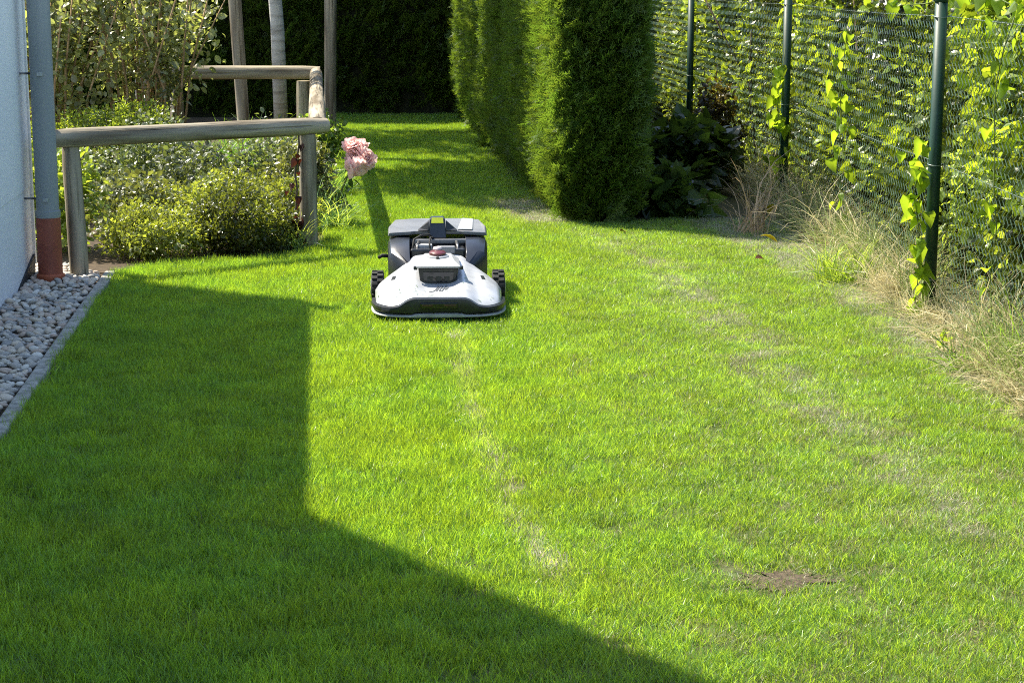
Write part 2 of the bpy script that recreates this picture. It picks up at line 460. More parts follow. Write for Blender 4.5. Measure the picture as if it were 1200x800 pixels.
BED = [(-1.84, 8.66), (-1.62, 8.93), (-1.387, 8.99), (-1.159, 9.10), (-1.02, 9.27), (-.98, 9.58), (-1.0, 10.53), (-1.12, 12.1), (-1.31, 14.1), (-1.5, 16.4), (-1.74, 18.55), (-7, 18.55), (-7, 8.72)]
bm = bmesh.new(); vs = [bm.verts.new((x, y, .012)) for x, y in BED]
bmesh.ops.triangulate(bm, faces=[bm.faces.new(vs)]); me = bpy.data.meshes.new('flower_bed'); bm.to_mesh(me); bm.free()
me.materials.append(M['soil']); o = add('flower_bed', me); o['kind'] = 'structure'

# ---------------------------------------------------------------- the house: low flat-roofed part, then an unseen steep gabled part added for its shadow
WX = lambda y: -2.19 + .1013 * (8.6 - y)           # wall line
HZ = 2.33
house = tag(empty('house', (-2.19, 8.6, 0)), 'white rendered house wall at the left edge of the gravel', 'house')
hl = Vector((-2.19, 8.6, 0))
def hp(y, out, z): return (WX(y) + out + 2.19, y - 8.6, z)  # in house space; out = to the right of the wall face
mb = MB()
mb.put([hp(8.6, 0, .42), hp(5.47, 0, .42), hp(5.47, 0, HZ), hp(8.6, 0, HZ), hp(8.6, -5, .42), hp(5.47, -5, .42), hp(5.47, -5, HZ), hp(8.6, -5, HZ)],
       [(0, 1, 2, 3), (4, 7, 6, 5), (0, 3, 7, 4), (1, 5, 6, 2), (3, 2, 6, 7), (0, 4, 5, 1)])
mb.build('wall', M['render'], house)
mb = MB()
mb.put([hp(8.598, -.004, -.1), hp(5.472, -.004, -.1), hp(5.472, -.004, .418), hp(8.598, -.004, .418), hp(8.598, -5, -.1), hp(5.472, -5, -.1), hp(5.472, -5, .418), hp(8.598, -5, .418)],
       [(0, 1, 2, 3), (4, 7, 6, 5), (0, 3, 7, 4), (1, 5, 6, 2), (3, 2, 6, 7), (0, 4, 5, 1)])
mb.build('plinth', M['render'], house)
mb = MB().box(hp(8.607, -.006, HZ / 2 + .03), (.03, .02, HZ - .07)); mb.build('corner_trim', M['trim'], house)
mb = MB(); mb.put([hp(8.59, .004, -.05), hp(8.05, .004, -.05), hp(8.05, .004, .0), hp(8.2, .005, .035), hp(8.45, .007, .085), hp(8.59, .008, .11),
                   hp(8.59, -.003, -.05), hp(8.05, -.003, -.05), hp(8.05, -.003, .0), hp(8.2, -.003, .035), hp(8.45, -.003, .085), hp(8.59, -.003, .11)],
                  [(0, 1, 2, 3, 4, 5), (11, 10, 9, 8, 7, 6)] + [(i, (i + 1) % 6, 6 + (i + 1) % 6, 6 + i) for i in range(6)])
mb.build('waterproof_sheet', M['membrane'], house)
mb = MB().box((-2.7, -1.5, HZ + .03), (4.2, 2.4, .05)); mb.build('flat_roof', M['zinc'], house)
# unseen gable: verge shaped to throw the slanting shadow edge on the lawn
prof = [(5.47, HZ), (5.10, HZ + .80), (4.80, HZ + 1.53), (4.1, HZ + 2.75), (3.0, HZ + 4.2), (-1.0, HZ + 4.2), (-4.5, HZ), (-4.5, 0), (5.47, 0)]
n = len(prof)
V = [hp(y, -.001, z) for y, z in prof] + [hp(y, -7, z) for y, z in prof]
mb = MB().put(V, [tuple(range(n)), tuple(range(2 * n - 1, n - 1, -1))] + [(i, (i + 1) % n, n + (i + 1) % n, n + i) for i in range(n)])
gab = mb.build('unseen_gable', M['render'], house)
for k, y in enumerate((.5, 2.9)):
    wn = MB().box(hp(y, .01, 1.5), (.05, 1.2, 1.3), math.atan(.1013)).build('window', M['trim'], house)
    MB().box(hp(y, .037, 1.5), (.01, 1.06, 1.16), math.atan(.1013)).build('pane', M['glass'], wn)

# gravel strip between wall and lawn
EX = lambda y: -1.497 - .1008 * (y - 5.383)
gs = obj('gravel_strip', [(WX(.6), .6, .006), (EX(.6) - .05, .6, .006), (EX(8.6) - .05, 8.62, .006), (WX(8.6) - .02, 8.62, .006), (-2.5, 8.66, .007), (-2.5, 8.9, .007), (-1.95, 8.80, .007)],
         [(0, 1, 2, 3), (3, 2, 6, 5, 4)], M['soil']); gs['kind'] = 'structure'
rg = np.random.default_rng(5)
def pebble(seed):
    r = np.random.default_rng(seed); bm = bmesh.new(); bmesh.ops.create_icosphere(bm, subdivisions=2, radius=.5)
    ax = np.array([1, r.uniform(.62, .9), r.uniform(.4, .6)]); off = r.normal(size=(5, 3))
    for v in bm.verts:
        p = np.array(v.co); k = 1 + sum(.10 * math.sin(3.1 * (p @ o_) + o_[0] * 3) for o_ in off)
        v.co = Vector(p * ax * k)
    me = bpy.data.meshes.new('stone'); bm.to_mesh(me); bm.free()
    me.polygons.foreach_set('use_smooth', [True] * len(me.polygons)); return me
protos = []
for i in range(12):
    me = pebble(40 + i); me.materials.append(STONES[i % 6]); protos.append(me)
pts = []
cell = {}
for k in range(60000):
    y = rg.uniform(1.0, 8.9); x = rg.uniform(-2.6, EX(1.0))
    if y < 8.62:
        if not (WX(y) + .01 < x < EX(y) - .065): continue
    elif not (-2.4 < x < EX(8.6) - .1 - (y - 8.62) * .6): continue
    s = rg.uniform(.019, .041)
    key = (int(x / .06), int(y / .06)); ok = True
    for a in (-1, 0, 1):
        for b in (-1, 0, 1):
            for (qx, qy, qs) in cell.get((key[0] + a, key[1] + b), ()):
                if (qx - x) ** 2 + (qy - y) ** 2 < ((qs + s) * .40) ** 2: ok = False; break
            if not ok: break
        if not ok: break
    if ok: cell.setdefault(key, []).append((x, y, s)); pts.append((x, y, s))
pts.sort(key=lambda q: abs(q[1] - 7.0) if 5.0 < q[1] < 8.7 else 99)
vis = lambda q: -(600 / 2221.) * (q[1] * .982 + 1.35 * .188) - .02 < q[0]     # inside the view
seen = [q for q in pts if vis(q)]; rest = [q for q in pts if not vis(q)]
seen.sort(key=lambda q: q[1] - q[2] * 20)
def stone_xf(q, lay=0):
    x, y, s = q
    return (x, y, .006 + s * .22 + lay + rg.uniform(0, .012)), (rg.normal(0, .3), rg.normal(0, .3), rg.uniform(0, 6.28)), s * rg.uniform(1.0, 1.25)
for q in seen[:300]:
    l, r_, s = stone_xf(q); add('stone', protos[rg.integers(12)], gs, l, r_, s)
mst = [protos[i] for i in range(12)]
proto_set('pebble_set', mst)
rr = seen[300:] + rest
under = [(q[0] + rg.normal(0, .02), q[1] + rg.normal(0, .02), q[2] * .8) for q in pts]
T = [stone_xf(q) for q in rr] + [((lambda t: ((t[0][0], t[0][1], t[0][2] - .012), t[1], t[2]))(stone_xf(q))) for q in under]
scatter('small_stones', 'pebble_set', [t[0] for t in T], [t[1] for t in T], [t[2] for t in T], np.ones((len(T), 3)), parent=gs)

# concrete lawn edging: separate edging stones
ed = empty('lawn_edging', (0, 0, 0)); ed['kind'] = 'structure'
y = .6
while y < 8.55:
    y2 = min(y + 1.0, 8.63)
    mb = MB(); c = (EX((y + y2) / 2) - .022, (y + y2) / 2, -.040 + rg.uniform(-.003, .003))
    mb.box(c, (.050, y2 - y - .008, .14), math.atan(.1008) + rg.normal(0, .003)); mb.build('edging_stone', M['concrete'], ed, bevel=.008)
    y = y2

# ================================================================ grass of the lawn
proto_set('turf', [blades('turf_%d' % i, M['grass'], 58, .045, .033, .0021, 100 + i, .38, .45) for i in range(6)] +
          [blades('turf_d%d' % i, M['grass_dry'], 58, .045, .023, .0019, 200 + i, .62, .5) for i in range(6)])
rg = np.random.default_rng(11)
n = 82000
P = np.stack([rg.uniform(-1.85, 1.8, n), rg.uniform(.9, 18.9, n)], 1)
keep = inside(P, LAWN)
P = P[keep]
MOWER = (-.29, 7.44)
nb = fbm(P, 3, 1.1); nf = fbm(P, 9, 5.0); nfine = fbm(P, 21, 14.0, 2)
right = sstep(-.25, .75, P[:, 0] + .12 * (P[:, 1] - 6) * 0 + .5 * (nb - .5))       # drier and shorter to the right
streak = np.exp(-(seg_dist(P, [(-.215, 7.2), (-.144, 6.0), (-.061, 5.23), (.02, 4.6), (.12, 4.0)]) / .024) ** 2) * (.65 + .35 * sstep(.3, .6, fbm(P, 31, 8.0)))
band = np.exp(-(seg_dist(P, [(.45, 9.9), (.655, 9.0), (.86, 7.2), (.96, 5.9), (1.12, 4.4)]) / .15) ** 2) * (.2 + .8 * sstep(.35, .65, fbm(P, 33, 9.0)))  # worn strip of bent grass; its sky reflection is put into the tint
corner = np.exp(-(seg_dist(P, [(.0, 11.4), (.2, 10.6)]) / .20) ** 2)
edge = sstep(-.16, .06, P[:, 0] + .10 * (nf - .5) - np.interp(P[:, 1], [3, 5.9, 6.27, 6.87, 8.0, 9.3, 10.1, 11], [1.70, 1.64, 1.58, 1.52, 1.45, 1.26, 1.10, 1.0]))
bare = np.exp(-(((P[:, 0] - .62) / .17) ** 2 + ((P[:, 1] - 4.10) / .09) ** 2)) + .8 * np.exp(-(((P[:, 0] - .40) / .10) ** 2 + ((P[:, 1] - 4.17) / .04) ** 2)) \
    + .6 * np.exp(-(((P[:, 0] - .86) / .08) ** 2 + ((P[:, 1] - 4.16) / .05) ** 2))
bare = np.clip(bare * (.55 + .9 * nfine), 0, 1)
far = sstep(11, 12.5, P[:, 1])
dry = np.clip(.10 + .42 * right * (.4 + 1.2 * nf) + .9 * streak + .45 * band + .95 * corner + .8 * edge + .5 * bare + .25 * far * sstep(-.7, .1, P[:, 0]), 0, 1)
dens = 1 - .35 * bare - .25 * corner - .25 * edge
k = rg.random(len(P)) < dens
P, dry, right, nb, nf, nfine, streak, band, corner, edge, bare = (a[k] for a in (P, dry, right, nb, nf, nfine, streak, band, corner, edge, bare))
n = len(P)
isdry = rg.random(n) < dry * .95
var = np.where(isdry, 6 + rg.integers(0, 6, n), rg.integers(0, 6, n))
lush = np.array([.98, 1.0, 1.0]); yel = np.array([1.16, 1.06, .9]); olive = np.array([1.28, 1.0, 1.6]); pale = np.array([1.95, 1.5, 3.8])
a = sstep(.3, .7, nf)[:, None]
tint = lush * (1 - a) + yel * a
tint = tint * (1 - .45 * right[:, None]) + olive * (.45 * right[:, None])
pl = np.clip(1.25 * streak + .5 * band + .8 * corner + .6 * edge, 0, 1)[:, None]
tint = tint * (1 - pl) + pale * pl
tint[:, 0] *= 1 + .08 * (1 - right)
tint *= (.74 + .52 * nfine)[:, None] * (.85 + .3 * rg.random(n))[:, None]
ed_l = sstep(.22, .0, seg_dist(P, LAWN[:14]))                                       # left uncut along the edging and the bed
sz = (1.12 - .30 * right) * (.88 + .16 * nf) * rg.uniform(.75, 1.25, n) * (1 - .35 * corner - .4 * bare) + .35 * ed_l * rg.random(n)
inm = (np.abs(P[:, 0] + .32) < .22) & (P[:, 1] > 7.5) & (P[:, 1] < 8.3)
sz[inm] *= .45
frontm = (np.abs(P[:, 0] + .28) < .30) & (P[:, 1] > 6.95) & (P[:, 1] < 7.5)
sz[frontm] *= .72
rot = np.stack([rg.normal(0, .12, n), rg.normal(0, .12, n), rg.uniform(0, 6.28, n)], 1)
sc3 = np.stack([np.full(n, 1.0), np.full(n, 1.0), sz], 1)
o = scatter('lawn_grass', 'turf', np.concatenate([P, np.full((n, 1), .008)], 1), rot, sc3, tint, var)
tag(o, 'short mown green grass covering the lawn', 'grass', kind='stuff')

bs = np.random.default_rng(15); V = [(.62, 4.10, .0135)]; nn = 40
for i in range(nn):
    a = 2 * math.pi * i / nn; k = .25 + .65 * bs.random() + .12 * math.sin(3 * a)
    V.append((.62 + math.cos(a) * .17 * k, 4.10 + math.sin(a) * .12 * k, .0125))
o = obj('bare_soil', V, [(0, 1 + i, 1 + (i + 1) % nn) for i in range(nn)], M['bare']); o['kind'] = 'structure'

# ================================================================ hedges
proto_set('thuja_set', [thuja_spray('thuja_%d' % i, M['thuja'], 300 + i, .105) for i in range(6)])
def lumpy(P, seed): return (fbm(P, seed, 2.2, 3) - .5)
def thuja_block(name, label, quad, h, dens, seed, bulge=.10, top=True, group=None, tintk=1.0, sc_=1.0, spread=.07):
    """clipped conifer hedge over a four-cornered plan (anticlockwise); foliage sprays cover its faces"""
    rg = np.random.default_rng(seed)
    cx = sum(q[0] for q in quad) / 4; cy = sum(q[1] for q in quad) / 4
    root = tag(empty(name, (cx, cy, 0)), label, 'hedge', group)
    mb = MB(); ins = .07
    qs = [((q[0] - cx) * 1 - ins * np.sign(q[0] - cx), (q[1] - cy) - ins * np.sign(q[1] - cy)) for q in quad]
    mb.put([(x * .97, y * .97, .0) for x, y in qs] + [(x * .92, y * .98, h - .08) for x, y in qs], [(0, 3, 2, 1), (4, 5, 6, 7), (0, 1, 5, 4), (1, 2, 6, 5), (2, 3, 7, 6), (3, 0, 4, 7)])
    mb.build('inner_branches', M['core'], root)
    allp = []; alld = []
    for i in range(4):
        a = np.array(quad[i]); b = np.array(quad[(i + 1) % 4]); ln = np.linalg.norm(b - a)
        nrm = np.array([(b - a)[1], -(b - a)[0]]) / ln
        m = int(ln * h * dens)
        s = rg.random(m); z = rg.uniform(.03, h, m)
        q = a + s[:, None] * (b - a)
        p3 = np.concatenate([q, z[:, None]], 1)
        off = lumpy(p3 + seed, seed) * bulge * 2 - spread * rg.random(m) - .10 * sstep(.35, 0, z) - .05 * (z / h) ** 2
        off -= .05 * (np.abs(s - .5) * 2) ** 8
        q = q + nrm * off[:, None]
        allp.append(np.concatenate([q, z[:, None]], 1))
        d = np.stack([np.full(m, nrm[0]), np.full(m, nrm[1]), np.full(m, .75)], 1) + rg.normal(size=(m, 3)) * .38
        alld.append(d)
    if top:
        xs = np.array(quad); m = int(abs((xs[2] - xs[0])[0] * (xs[2] - xs[0])[1]) * dens) + 50
        u = rg.random(m); v = rg.random(m)
        q = (xs[0] * (1 - u)[:, None] + xs[1] * u[:, None]) * (1 - v)[:, None] + (xs[3] * (1 - u)[:, None] + xs[2] * u[:, None]) * v[:, None]
        allp.append(np.concatenate([q, (h + lumpy(np.concatenate([q, q[:, :1]], 1), seed) * .1)[:, None]], 1))
        alld.append(np.stack([np.zeros(m), np.zeros(m), np.ones(m)], 1) + rg.normal(size=(m, 3)) * .4)
    P = np.concatenate(allp); D = np.concatenate(alld)
    n = len(P); t = fbm(P, seed + 5, 3.0)
    tint = np.array([1, 1, 1.0]) * (.7 + .6 * t)[:, None] * (.8 + .4 * rg.random(n))[:, None] * tintk
    tint[:, 0] *= 1 + .25 * (rg.random(n) - .3)
    e = euler_to(D); 
    scatter('foliage', 'thuja_set', P - np.array([cx, cy, 0]), e, rg.uniform(.7, 1.25, n) * sc_, tint, parent=root, seed=seed)
    for k in range(4):
        f = (k + .5) / 4; a = np.array(quad[0]) * .5 + np.array(quad[1]) * .5; b = np.array(quad[2]) * .5 + np.array(quad[3]) * .5
        q = a * (1 - f) + b * f
        MB().tube([(q[0] - cx, q[1] - cy, 0), (q[0] - cx, q[1] - cy, .35)], [.035, .03], 7).build('trunk', M['bark'], root)
    return root
HXL = lambda y: .36 - .1013 * (y - 10.55)
thuja_block('thuja_hedge', 'front block of clipped thuja hedge with a shaded end facing the mower', [(HXL(10.4) - .11, 10.4), (.72, 10.4), (.46, 13.0), (HXL(13.0) - .11, 13.0)], 1.95, 1650, 71, .055, group='thuja hedge along the lawn')
thuja_block('thuja_hedge', 'middle block of clipped thuja hedge, darker, behind the sunlit front block', [(HXL(13.05) - .12, 13.05), (.45, 13.05), (.28, 15.4), (HXL(15.4) - .12, 15.4)], 2.0, 950, 72, .08, group='thuja hedge along the lawn')
thuja_block('thuja_hedge', 'rear block of clipped thuja hedge meeting the dark hedge across the back', [(HXL(15.45) - .10, 15.45), (.34, 15.45), (.1, 18.3), (HXL(18.3) - .10, 18.3)], 2.1, 800, 73, .09, group='thuja hedge along the lawn')
thuja_block('back_hedge', 'tall dark hedge closing off the far end of the garden', [(-7.5, 18.7), (1.4, 18.7), (1.4, 19.9), (-7.5, 19.9)], 3.2, 420, 74, .14, tintk=.75, sc_=1.25, top=False)

# ================================================================ plants behind the fence and in the bed
proto_set('ivy_set', [cluster('ivy_%d' % i, M['leaf'], 28, .10, .036, 'oval', 400 + i, .4) for i in range(5)])
proto_set('fine_set', [cluster('fine_%d' % i, M['leaf'], 46, .06, .020, 'small', 420 + i, .6) for i in range(5)])
proto_set('gloss_set', [cluster('gloss_%d' % i, M['leaf_gloss'], 20, .11, .038, 'oval', 440 + i, .5) for i in range(5)])
proto_set('willow_set', [cluster('willow_%d' % i, M['willow'], 18, .12, .050, 'oval', 460 + i, .4) for i in range(5)])
proto_set('broad_set', [cluster('broad_%d' % i, M['leaf'], 9, .10, .085, 'heart', 480 + i, .4) for i in range(4)])
proto_set('tall_grass', [blades('tall_%d' % i, M['straw'], 17, .045, .34, .0046, 500 + i, .28, .35, 5, .45, .1) for i in range(5)])
proto_set('tuft_set', [blades('tuft_%d' % i, M['grass'], 40, .035, .22, .0035, 520 + i, .35, .35, 5, .4, .1) for i in range(4)])

def shrub(name, label, loc, rad, h, pset, n, seed, tint=(1, 1, 1), stems=6, stemmat='bark', hollow=.35, scl=(.7, 1.3), zmin=.03, cat='shrub', group=None, tvar=.5, lean=.6, stem_r=.006):
    rg = np.random.default_rng(seed)
    root = tag(empty(name, loc), label, cat, group)
    d = rg.normal(size=(n, 3)); d /= np.linalg.norm(d, axis=1, keepdims=True)
    r = hollow + (1 - hollow) * rg.random(n) ** .5
    bump = 1 + .5 * (fbm(d * 2 + seed, seed, 1.6) - .5) * 2 * .6
    P = d * (r * bump)[:, None] * np.array([rad, rad, h * .55]) + np.array([0, 0, h * .5])
    P = P[P[:, 2] > zmin]; n = len(P)
    t = fbm(P, seed + 3, 6.0)
    T = np.array(tint) * (1 - tvar / 2 + tvar * t)[:, None] * (.8 + .4 * rg.random(n))[:, None]
    rot = np.stack([rg.normal(0, .45, n), rg.normal(0, .45, n), rg.uniform(0, 6.28, n)], 1)
    scatter('foliage', pset, P, rot, rg.uniform(*scl, n), T, parent=root, seed=seed)
    for k in range(stems):
        a = rg.uniform(0, 6.28); q = rg.uniform(.2, lean) * rad
        p0 = Vector((math.cos(a) * rad * .12, math.sin(a) * rad * .12, 0)); p2 = Vector((math.cos(a) * q, math.sin(a) * q, h * rg.uniform(.75, .98)))
        p1 = (p0 + p2) / 2 + Vector((rg.normal(0, .03), rg.normal(0, .03), h * .06))
        MB().tube([p0, p1, p2], [stem_r, stem_r * .8, stem_r * .45], 5).build('stem', M[stemmat], root, True)
    return root

# neighbour's overgrown hedge behind the fence
FX = lambda y: np.interp(y, [0, 7.552, 11.21, 14.6, 24], [1.845, 1.685, 1.608, 1.36, .70])   # fence line
def ivy_wall(name, label, y0, y1, seed, h=1.55, dens=230):
    rg = np.random.default_rng(seed); root = tag(empty(name, (float(FX((y0 + y1) / 2)) + .5, (y0 + y1) / 2, 0)), label, 'hedge', "neighbour's overgrown hedge")
    c = np.array([FX((y0 + y1) / 2) + .5, (y0 + y1) / 2, 0])
    m = int((y1 - y0) * h * dens * 1.6)
    y = rg.uniform(y0, y1, m); z = rg.uniform(.02, h, m)
    base = np.stack([y * 0, y, z], 1)
    hh = h - .35 * fbm(np.stack([y, y * 0], 1), seed, 1.7)
    k = z < hh; y, z, base = y[k], z[k], base[k]; m = len(y)
    depth = .10 + .55 * rg.random(m) ** 1.6 + .28 * fbm(base, seed + 2, 2.2)
    x = FX(y) + depth
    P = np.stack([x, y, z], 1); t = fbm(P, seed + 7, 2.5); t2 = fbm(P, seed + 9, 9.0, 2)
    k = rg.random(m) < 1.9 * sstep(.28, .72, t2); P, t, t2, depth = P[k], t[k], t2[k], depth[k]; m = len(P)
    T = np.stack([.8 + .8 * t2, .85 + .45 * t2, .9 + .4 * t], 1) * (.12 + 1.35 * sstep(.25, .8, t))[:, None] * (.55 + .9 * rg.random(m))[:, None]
    rot = np.stack([rg.normal(0, .5, m), rg.normal(-.5, .5, m), rg.uniform(0, 6.28, m)], 1)
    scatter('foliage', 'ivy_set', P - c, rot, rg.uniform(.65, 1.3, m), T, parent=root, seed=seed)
    q = int((y1 - y0) * 17)
    y = rg.uniform(y0, y1, q * 3); z = rg.uniform(.25, h * .95, q * 3); k = fbm(np.stack([y, z], 1), seed + 21, 1.6) > .52
    y, z = y[k][:q], z[k][:q]; q = len(y)
    scatter('climber_leaves', 'broad_set', np.stack([FX(y) + rg.uniform(.07, .2, q), y, z], 1) - c, np.stack([rg.normal(0, .5, q), rg.normal(-.4, .5, q), rg.uniform(0, 6.28, q)], 1),
            rg.uniform(.45, .75, q), np.array([1.5, 1.35, .7]) * rg.uniform(.7, 1.25, q)[:, None], parent=root, seed=seed + 1)
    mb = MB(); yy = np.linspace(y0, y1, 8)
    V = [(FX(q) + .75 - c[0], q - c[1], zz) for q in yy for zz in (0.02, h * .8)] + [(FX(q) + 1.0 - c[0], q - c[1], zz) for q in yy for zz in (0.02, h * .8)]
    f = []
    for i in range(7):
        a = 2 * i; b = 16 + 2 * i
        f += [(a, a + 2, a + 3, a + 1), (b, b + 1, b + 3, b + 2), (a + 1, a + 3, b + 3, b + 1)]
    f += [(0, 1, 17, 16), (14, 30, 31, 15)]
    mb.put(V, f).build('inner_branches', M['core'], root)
    for k in range(10):
        q = rg.uniform(y0 + .1, y1 - .1); x0 = FX(q) + rg.uniform(.25, .6) - c[0]
        MB().tube([(x0, q - c[1], 0), (x0 + rg.normal(0, .08), q - c[1] + rg.normal(0, .1), .6), (x0 + rg.normal(0, .15), q - c[1] + rg.normal(0, .2), 1.3)], [.012, .009, .004], 5).build('branch', M['bark'], root, True)
    return root
ivy_wall('overgrown_hedge', 'leafy overgrown hedge behind the fence right of the nearest post', 3.6, 7.5, 81)
ivy_wall('overgrown_hedge', 'leafy overgrown hedge behind the fence between the two nearest posts', 7.5, 11.2, 82)
ivy_wall('overgrown_hedge', 'leafy overgrown hedge behind the fence left of the second post', 11.2, 15.0, 83)
ivy_wall('overgrown_hedge', 'shady leafy hedge behind the fence beyond the farthest post', 15.0, 19.5, 84)

# ---------------------------------------------------------------- chain-link fence
fence = tag(empty('chain_link_fence', (1.685, 7.552, 0)), 'dark green chain link fence with round posts along the right side', 'fence')
fo = np.array([1.685, 7.552, 0])
PY = [3.7, 7.552, 11.21, 14.6, 18.2]
for y in PY:
    x = float(FX(y)) - fo[0]; yy = y - fo[1]
    MB().tube([(x, yy, -.1), (x, yy, 1.262)], .025, 20).build('post', M['fence_green'], fence, True)
    mb = MB().tube([(x, yy, 1.255), (x, yy, 1.272), (x, yy, 1.282)], [.027, .027, .016], 20); mb.build('post_cap', M['fence_green'], fence, True)
for zz, mt in ((1.20, 'topwire'), (.62, 'topwire'), (.06, 'topwire')):
    pts = []
    for i in range(len(PY) - 1):
        for t in np.linspace(0, 1, 9)[:-1]:
            y = PY[i] * (1 - t) + PY[i + 1] * t
            pts.append((float(FX(y)) - fo[0] + .032, y - fo[1], zz - .012 * math.sin(math.pi * t)))
    MB().tube(pts, .0014, 5).build('tension_wire', M[mt], fence, True)
tie = MB().tube([(math.cos(q) * .0275, math.sin(q) * .0275, .004 * math.sin(q)) for q in np.linspace(0, 6.0, 13)], .0018, 5)
tie.tube([(.0275, -.004, 0), (.04, -.012, .004)], .0018, 5)
tie_me = mesh('wire_tie', tie.v, tie.f, M['topwire'], True)
for y in PY:
    for zz in (1.20, .62, .16): add('wire_tie', tie_me, fence, (float(FX(y)) - fo[0], y - fo[1], zz))
def chain(y0, y1):
    """woven wire: upright zigzags, each hooked into the next"""
    mb = MB(); p = .05; ny = int((y1 - y0) / p); rw = .0017; nz = 23
    V = []; F = []
    for i in range(ny):
        yc = y0 + (i + .5) * p
        b0 = len(V)
        for j in range(nz * 2 + 1):
            z = .05 + j * .025
            s = 1 if j % 2 else -1
            y = yc + s * p * .52; x = float(FX(y)) - fo[0] + .028 + .0022 * s
            for (a, b) in ((rw, 0), (-rw * .5, rw * .87), (-rw * .5, -rw * .87)): V.append((x + a, y - fo[1] + b * 1.2, z + b * .3))
        for j in range(nz * 2):
            q = b0 + 3 * j
            for k in range(3): F.append((q + k, q + (k + 1) % 3, q + 3 + (k + 1) % 3, q + 3 + k))
    o = mb.put(V, F).build('wire_mesh', M['wire'], fence)
    o['kind'] = 'stuff'
for i in range(len(PY) - 1): chain(PY[i] + .02, PY[i + 1] - .02)

# rough growth along the foot of the fence
rg = np.random.default_rng(91)
n = 400
y = rg.uniform(4.2, 12.2, n); x = FX(y) - .24 * rg.random(n) ** 1.5 + .08
z = np.full(n, .008)
s = rg.uniform(.45, 1.15, n) * np.where(x > FX(y) - .08, 1.05, .5) * np.where(np.abs(y - 7.2) < .45, .6, 1.0)
T = np.array([1, 1, 1.0]) * rg.uniform(.7, 1.4, n)[:, None]; gr = rg.random(n) < .45; T[gr] = np.array([.42, .60, .30]) * rg.uniform(.8, 1.3, gr.sum())[:, None]
o = scatter('dry_grass', 'tall_grass', np.stack([x, y, z], 1), np.stack([rg.normal(0, .22, n), rg.normal(-.1, .2, n), rg.uniform(0, 6.28, n)], 1), s, T)
tag(o, 'tall dry straw coloured grass along the foot of the fence', 'dry grass', kind='stuff')
n = 150
y = np.concatenate([rg.uniform(5.4, 7.2, 90), rg.uniform(7.3, 10.0, 60)]); x = FX(y) - rg.uniform(-.04, .13, n)
o = scatter('flattened_straw', 'tall_grass', np.stack([x, y, np.full(n, .02)], 1), np.stack([rg.normal(0, .25, n), rg.normal(0, .25, n) - 1.15, rg.normal(.9, .7, n)], 1), rg.uniform(.35, .8, n),
            np.array([1.0, 1.0, 1.0]) * rg.uniform(.8, 1.3, n)[:, None])
tag(o, 'pale flattened straw lying at the lawn edge under the fence', 'straw', kind='stuff')

def place_tuft(loc, label, h, n, tint, seed, name='grass_tuft', cat='grass tuft', group=None, spread=.06, pset='tuft_set'):
    rg = np.random.default_rng(seed); root = tag(empty(name, loc), label, cat, group)
    P = np.stack([rg.normal(0, spread, n), rg.normal(0, spread, n), np.zeros(n)], 1)
    scatter('blade_clump', pset, P, np.stack([rg.normal(0, .3, n), rg.normal(0, .3, n), rg.uniform(0, 6.28, n)], 1), rg.uniform(.7, 1.2, n) * h / .22, np.array(tint) * rg.uniform(.8, 1.2, n)[:, None], parent=root)
    return root
place_tuft((1.50, 8.35, .008), 'grey green grass tuft standing at the fence foot between the two nearest posts', .24, 8, (1.5, 1.15, 2.0), 61)
place_tuft((1.33, 10.1, .008), 'tall dry grass tuft in front of the second fence post', .34, 4, (.9, .75, .8), 62, pset='tall_grass')
place_tuft((1.66, 6.35, .008), 'green grass tuft at the right edge under the fence', .30, 9, (.9, .9, 1.2), 63)
shrub('bramble', 'dark broad leaved bramble in the shade between hedge and fence', (1.08, 12.0, 0), .30, .45, 'broad_set', 90, 64, (.36, .40, .42), 6, 'greenstem', cat='plant')
shrub('bramble', 'low leafy weed growing at the foot of the hedge end', (.92, 10.9, 0), .18, .22, 'broad_set', 40, 65, (.42, .48, .5), 4, 'greenstem', cat='plant')
shrub('withered_plant', 'withered brown plant against the fence beside the dark brambles', (1.34, 12.6, 0), .16, .62, 'ivy_set', 70, 66, (.42, .24, .4), 6, 'bark', cat='plant')

# ---------------------------------------------------------------- bindweed with large leaves
HEART = []
lv, lf = leaf_shape('heart')
for i in range(4):
    HEART.append(mesh('leaf', lv * np.array([1, 1, 1 + .5 * i]), lf, M['bind'], True, vcol=[i / 3.0] * len(lv)))
def vine(label, path, nleaf, seed, size=.055, mats=HEART, stemm='greenstem', r=.0022, name='bindweed', jit=.025, cat='vine'):
    rg = np.random.default_rng(seed); base = Vector(path[0]); root = tag(empty(name, base), label, cat)
    pp = [Vector(p) - base for p in path]
    dens = []
    for a, b in zip(pp[:-1], pp[1:]):
        for t in (0, .33, .66): dens.append(a.lerp(b, t) + Vector((rg.normal(0, .006), rg.normal(0, .006), 0)))
    dens.append(pp[-1])
    MB().tube(dens, r, 5).build('stem', M[stemm], root, True)
    for k in range(nleaf):
        t = rg.uniform(.02, .999) * (len(dens) - 1); i = int(t); p = dens[i].lerp(dens[i + 1], t - i)
        p = p + Vector((rg.normal(0, jit), rg.normal(0, jit), rg.normal(0, jit * .6)))
        e = Euler((rg.normal(-1.2, .45), rg.normal(0, .4), rg.normal(.2, .9)))
        add('leaf', mats[rg.integers(len(mats))], root, p, e, float(size * rg.uniform(.65, 1.35)))
    return root
vine('bright yellow green bindweed climbing beside the nearest fence post', [(1.61, 7.5, .0), (1.625, 7.48, .3), (1.60, 7.5, .5), (1.63, 7.5, .72)], 34, 1, .068)
vine('thin bindweed strand with bright leaves high on the mesh between the two nearest posts', [(1.61, 9.3, .0), (1.61, 9.3, .45), (1.60, 9.3, .8), (1.61, 9.25, 1.12)], 32, 2, .062)
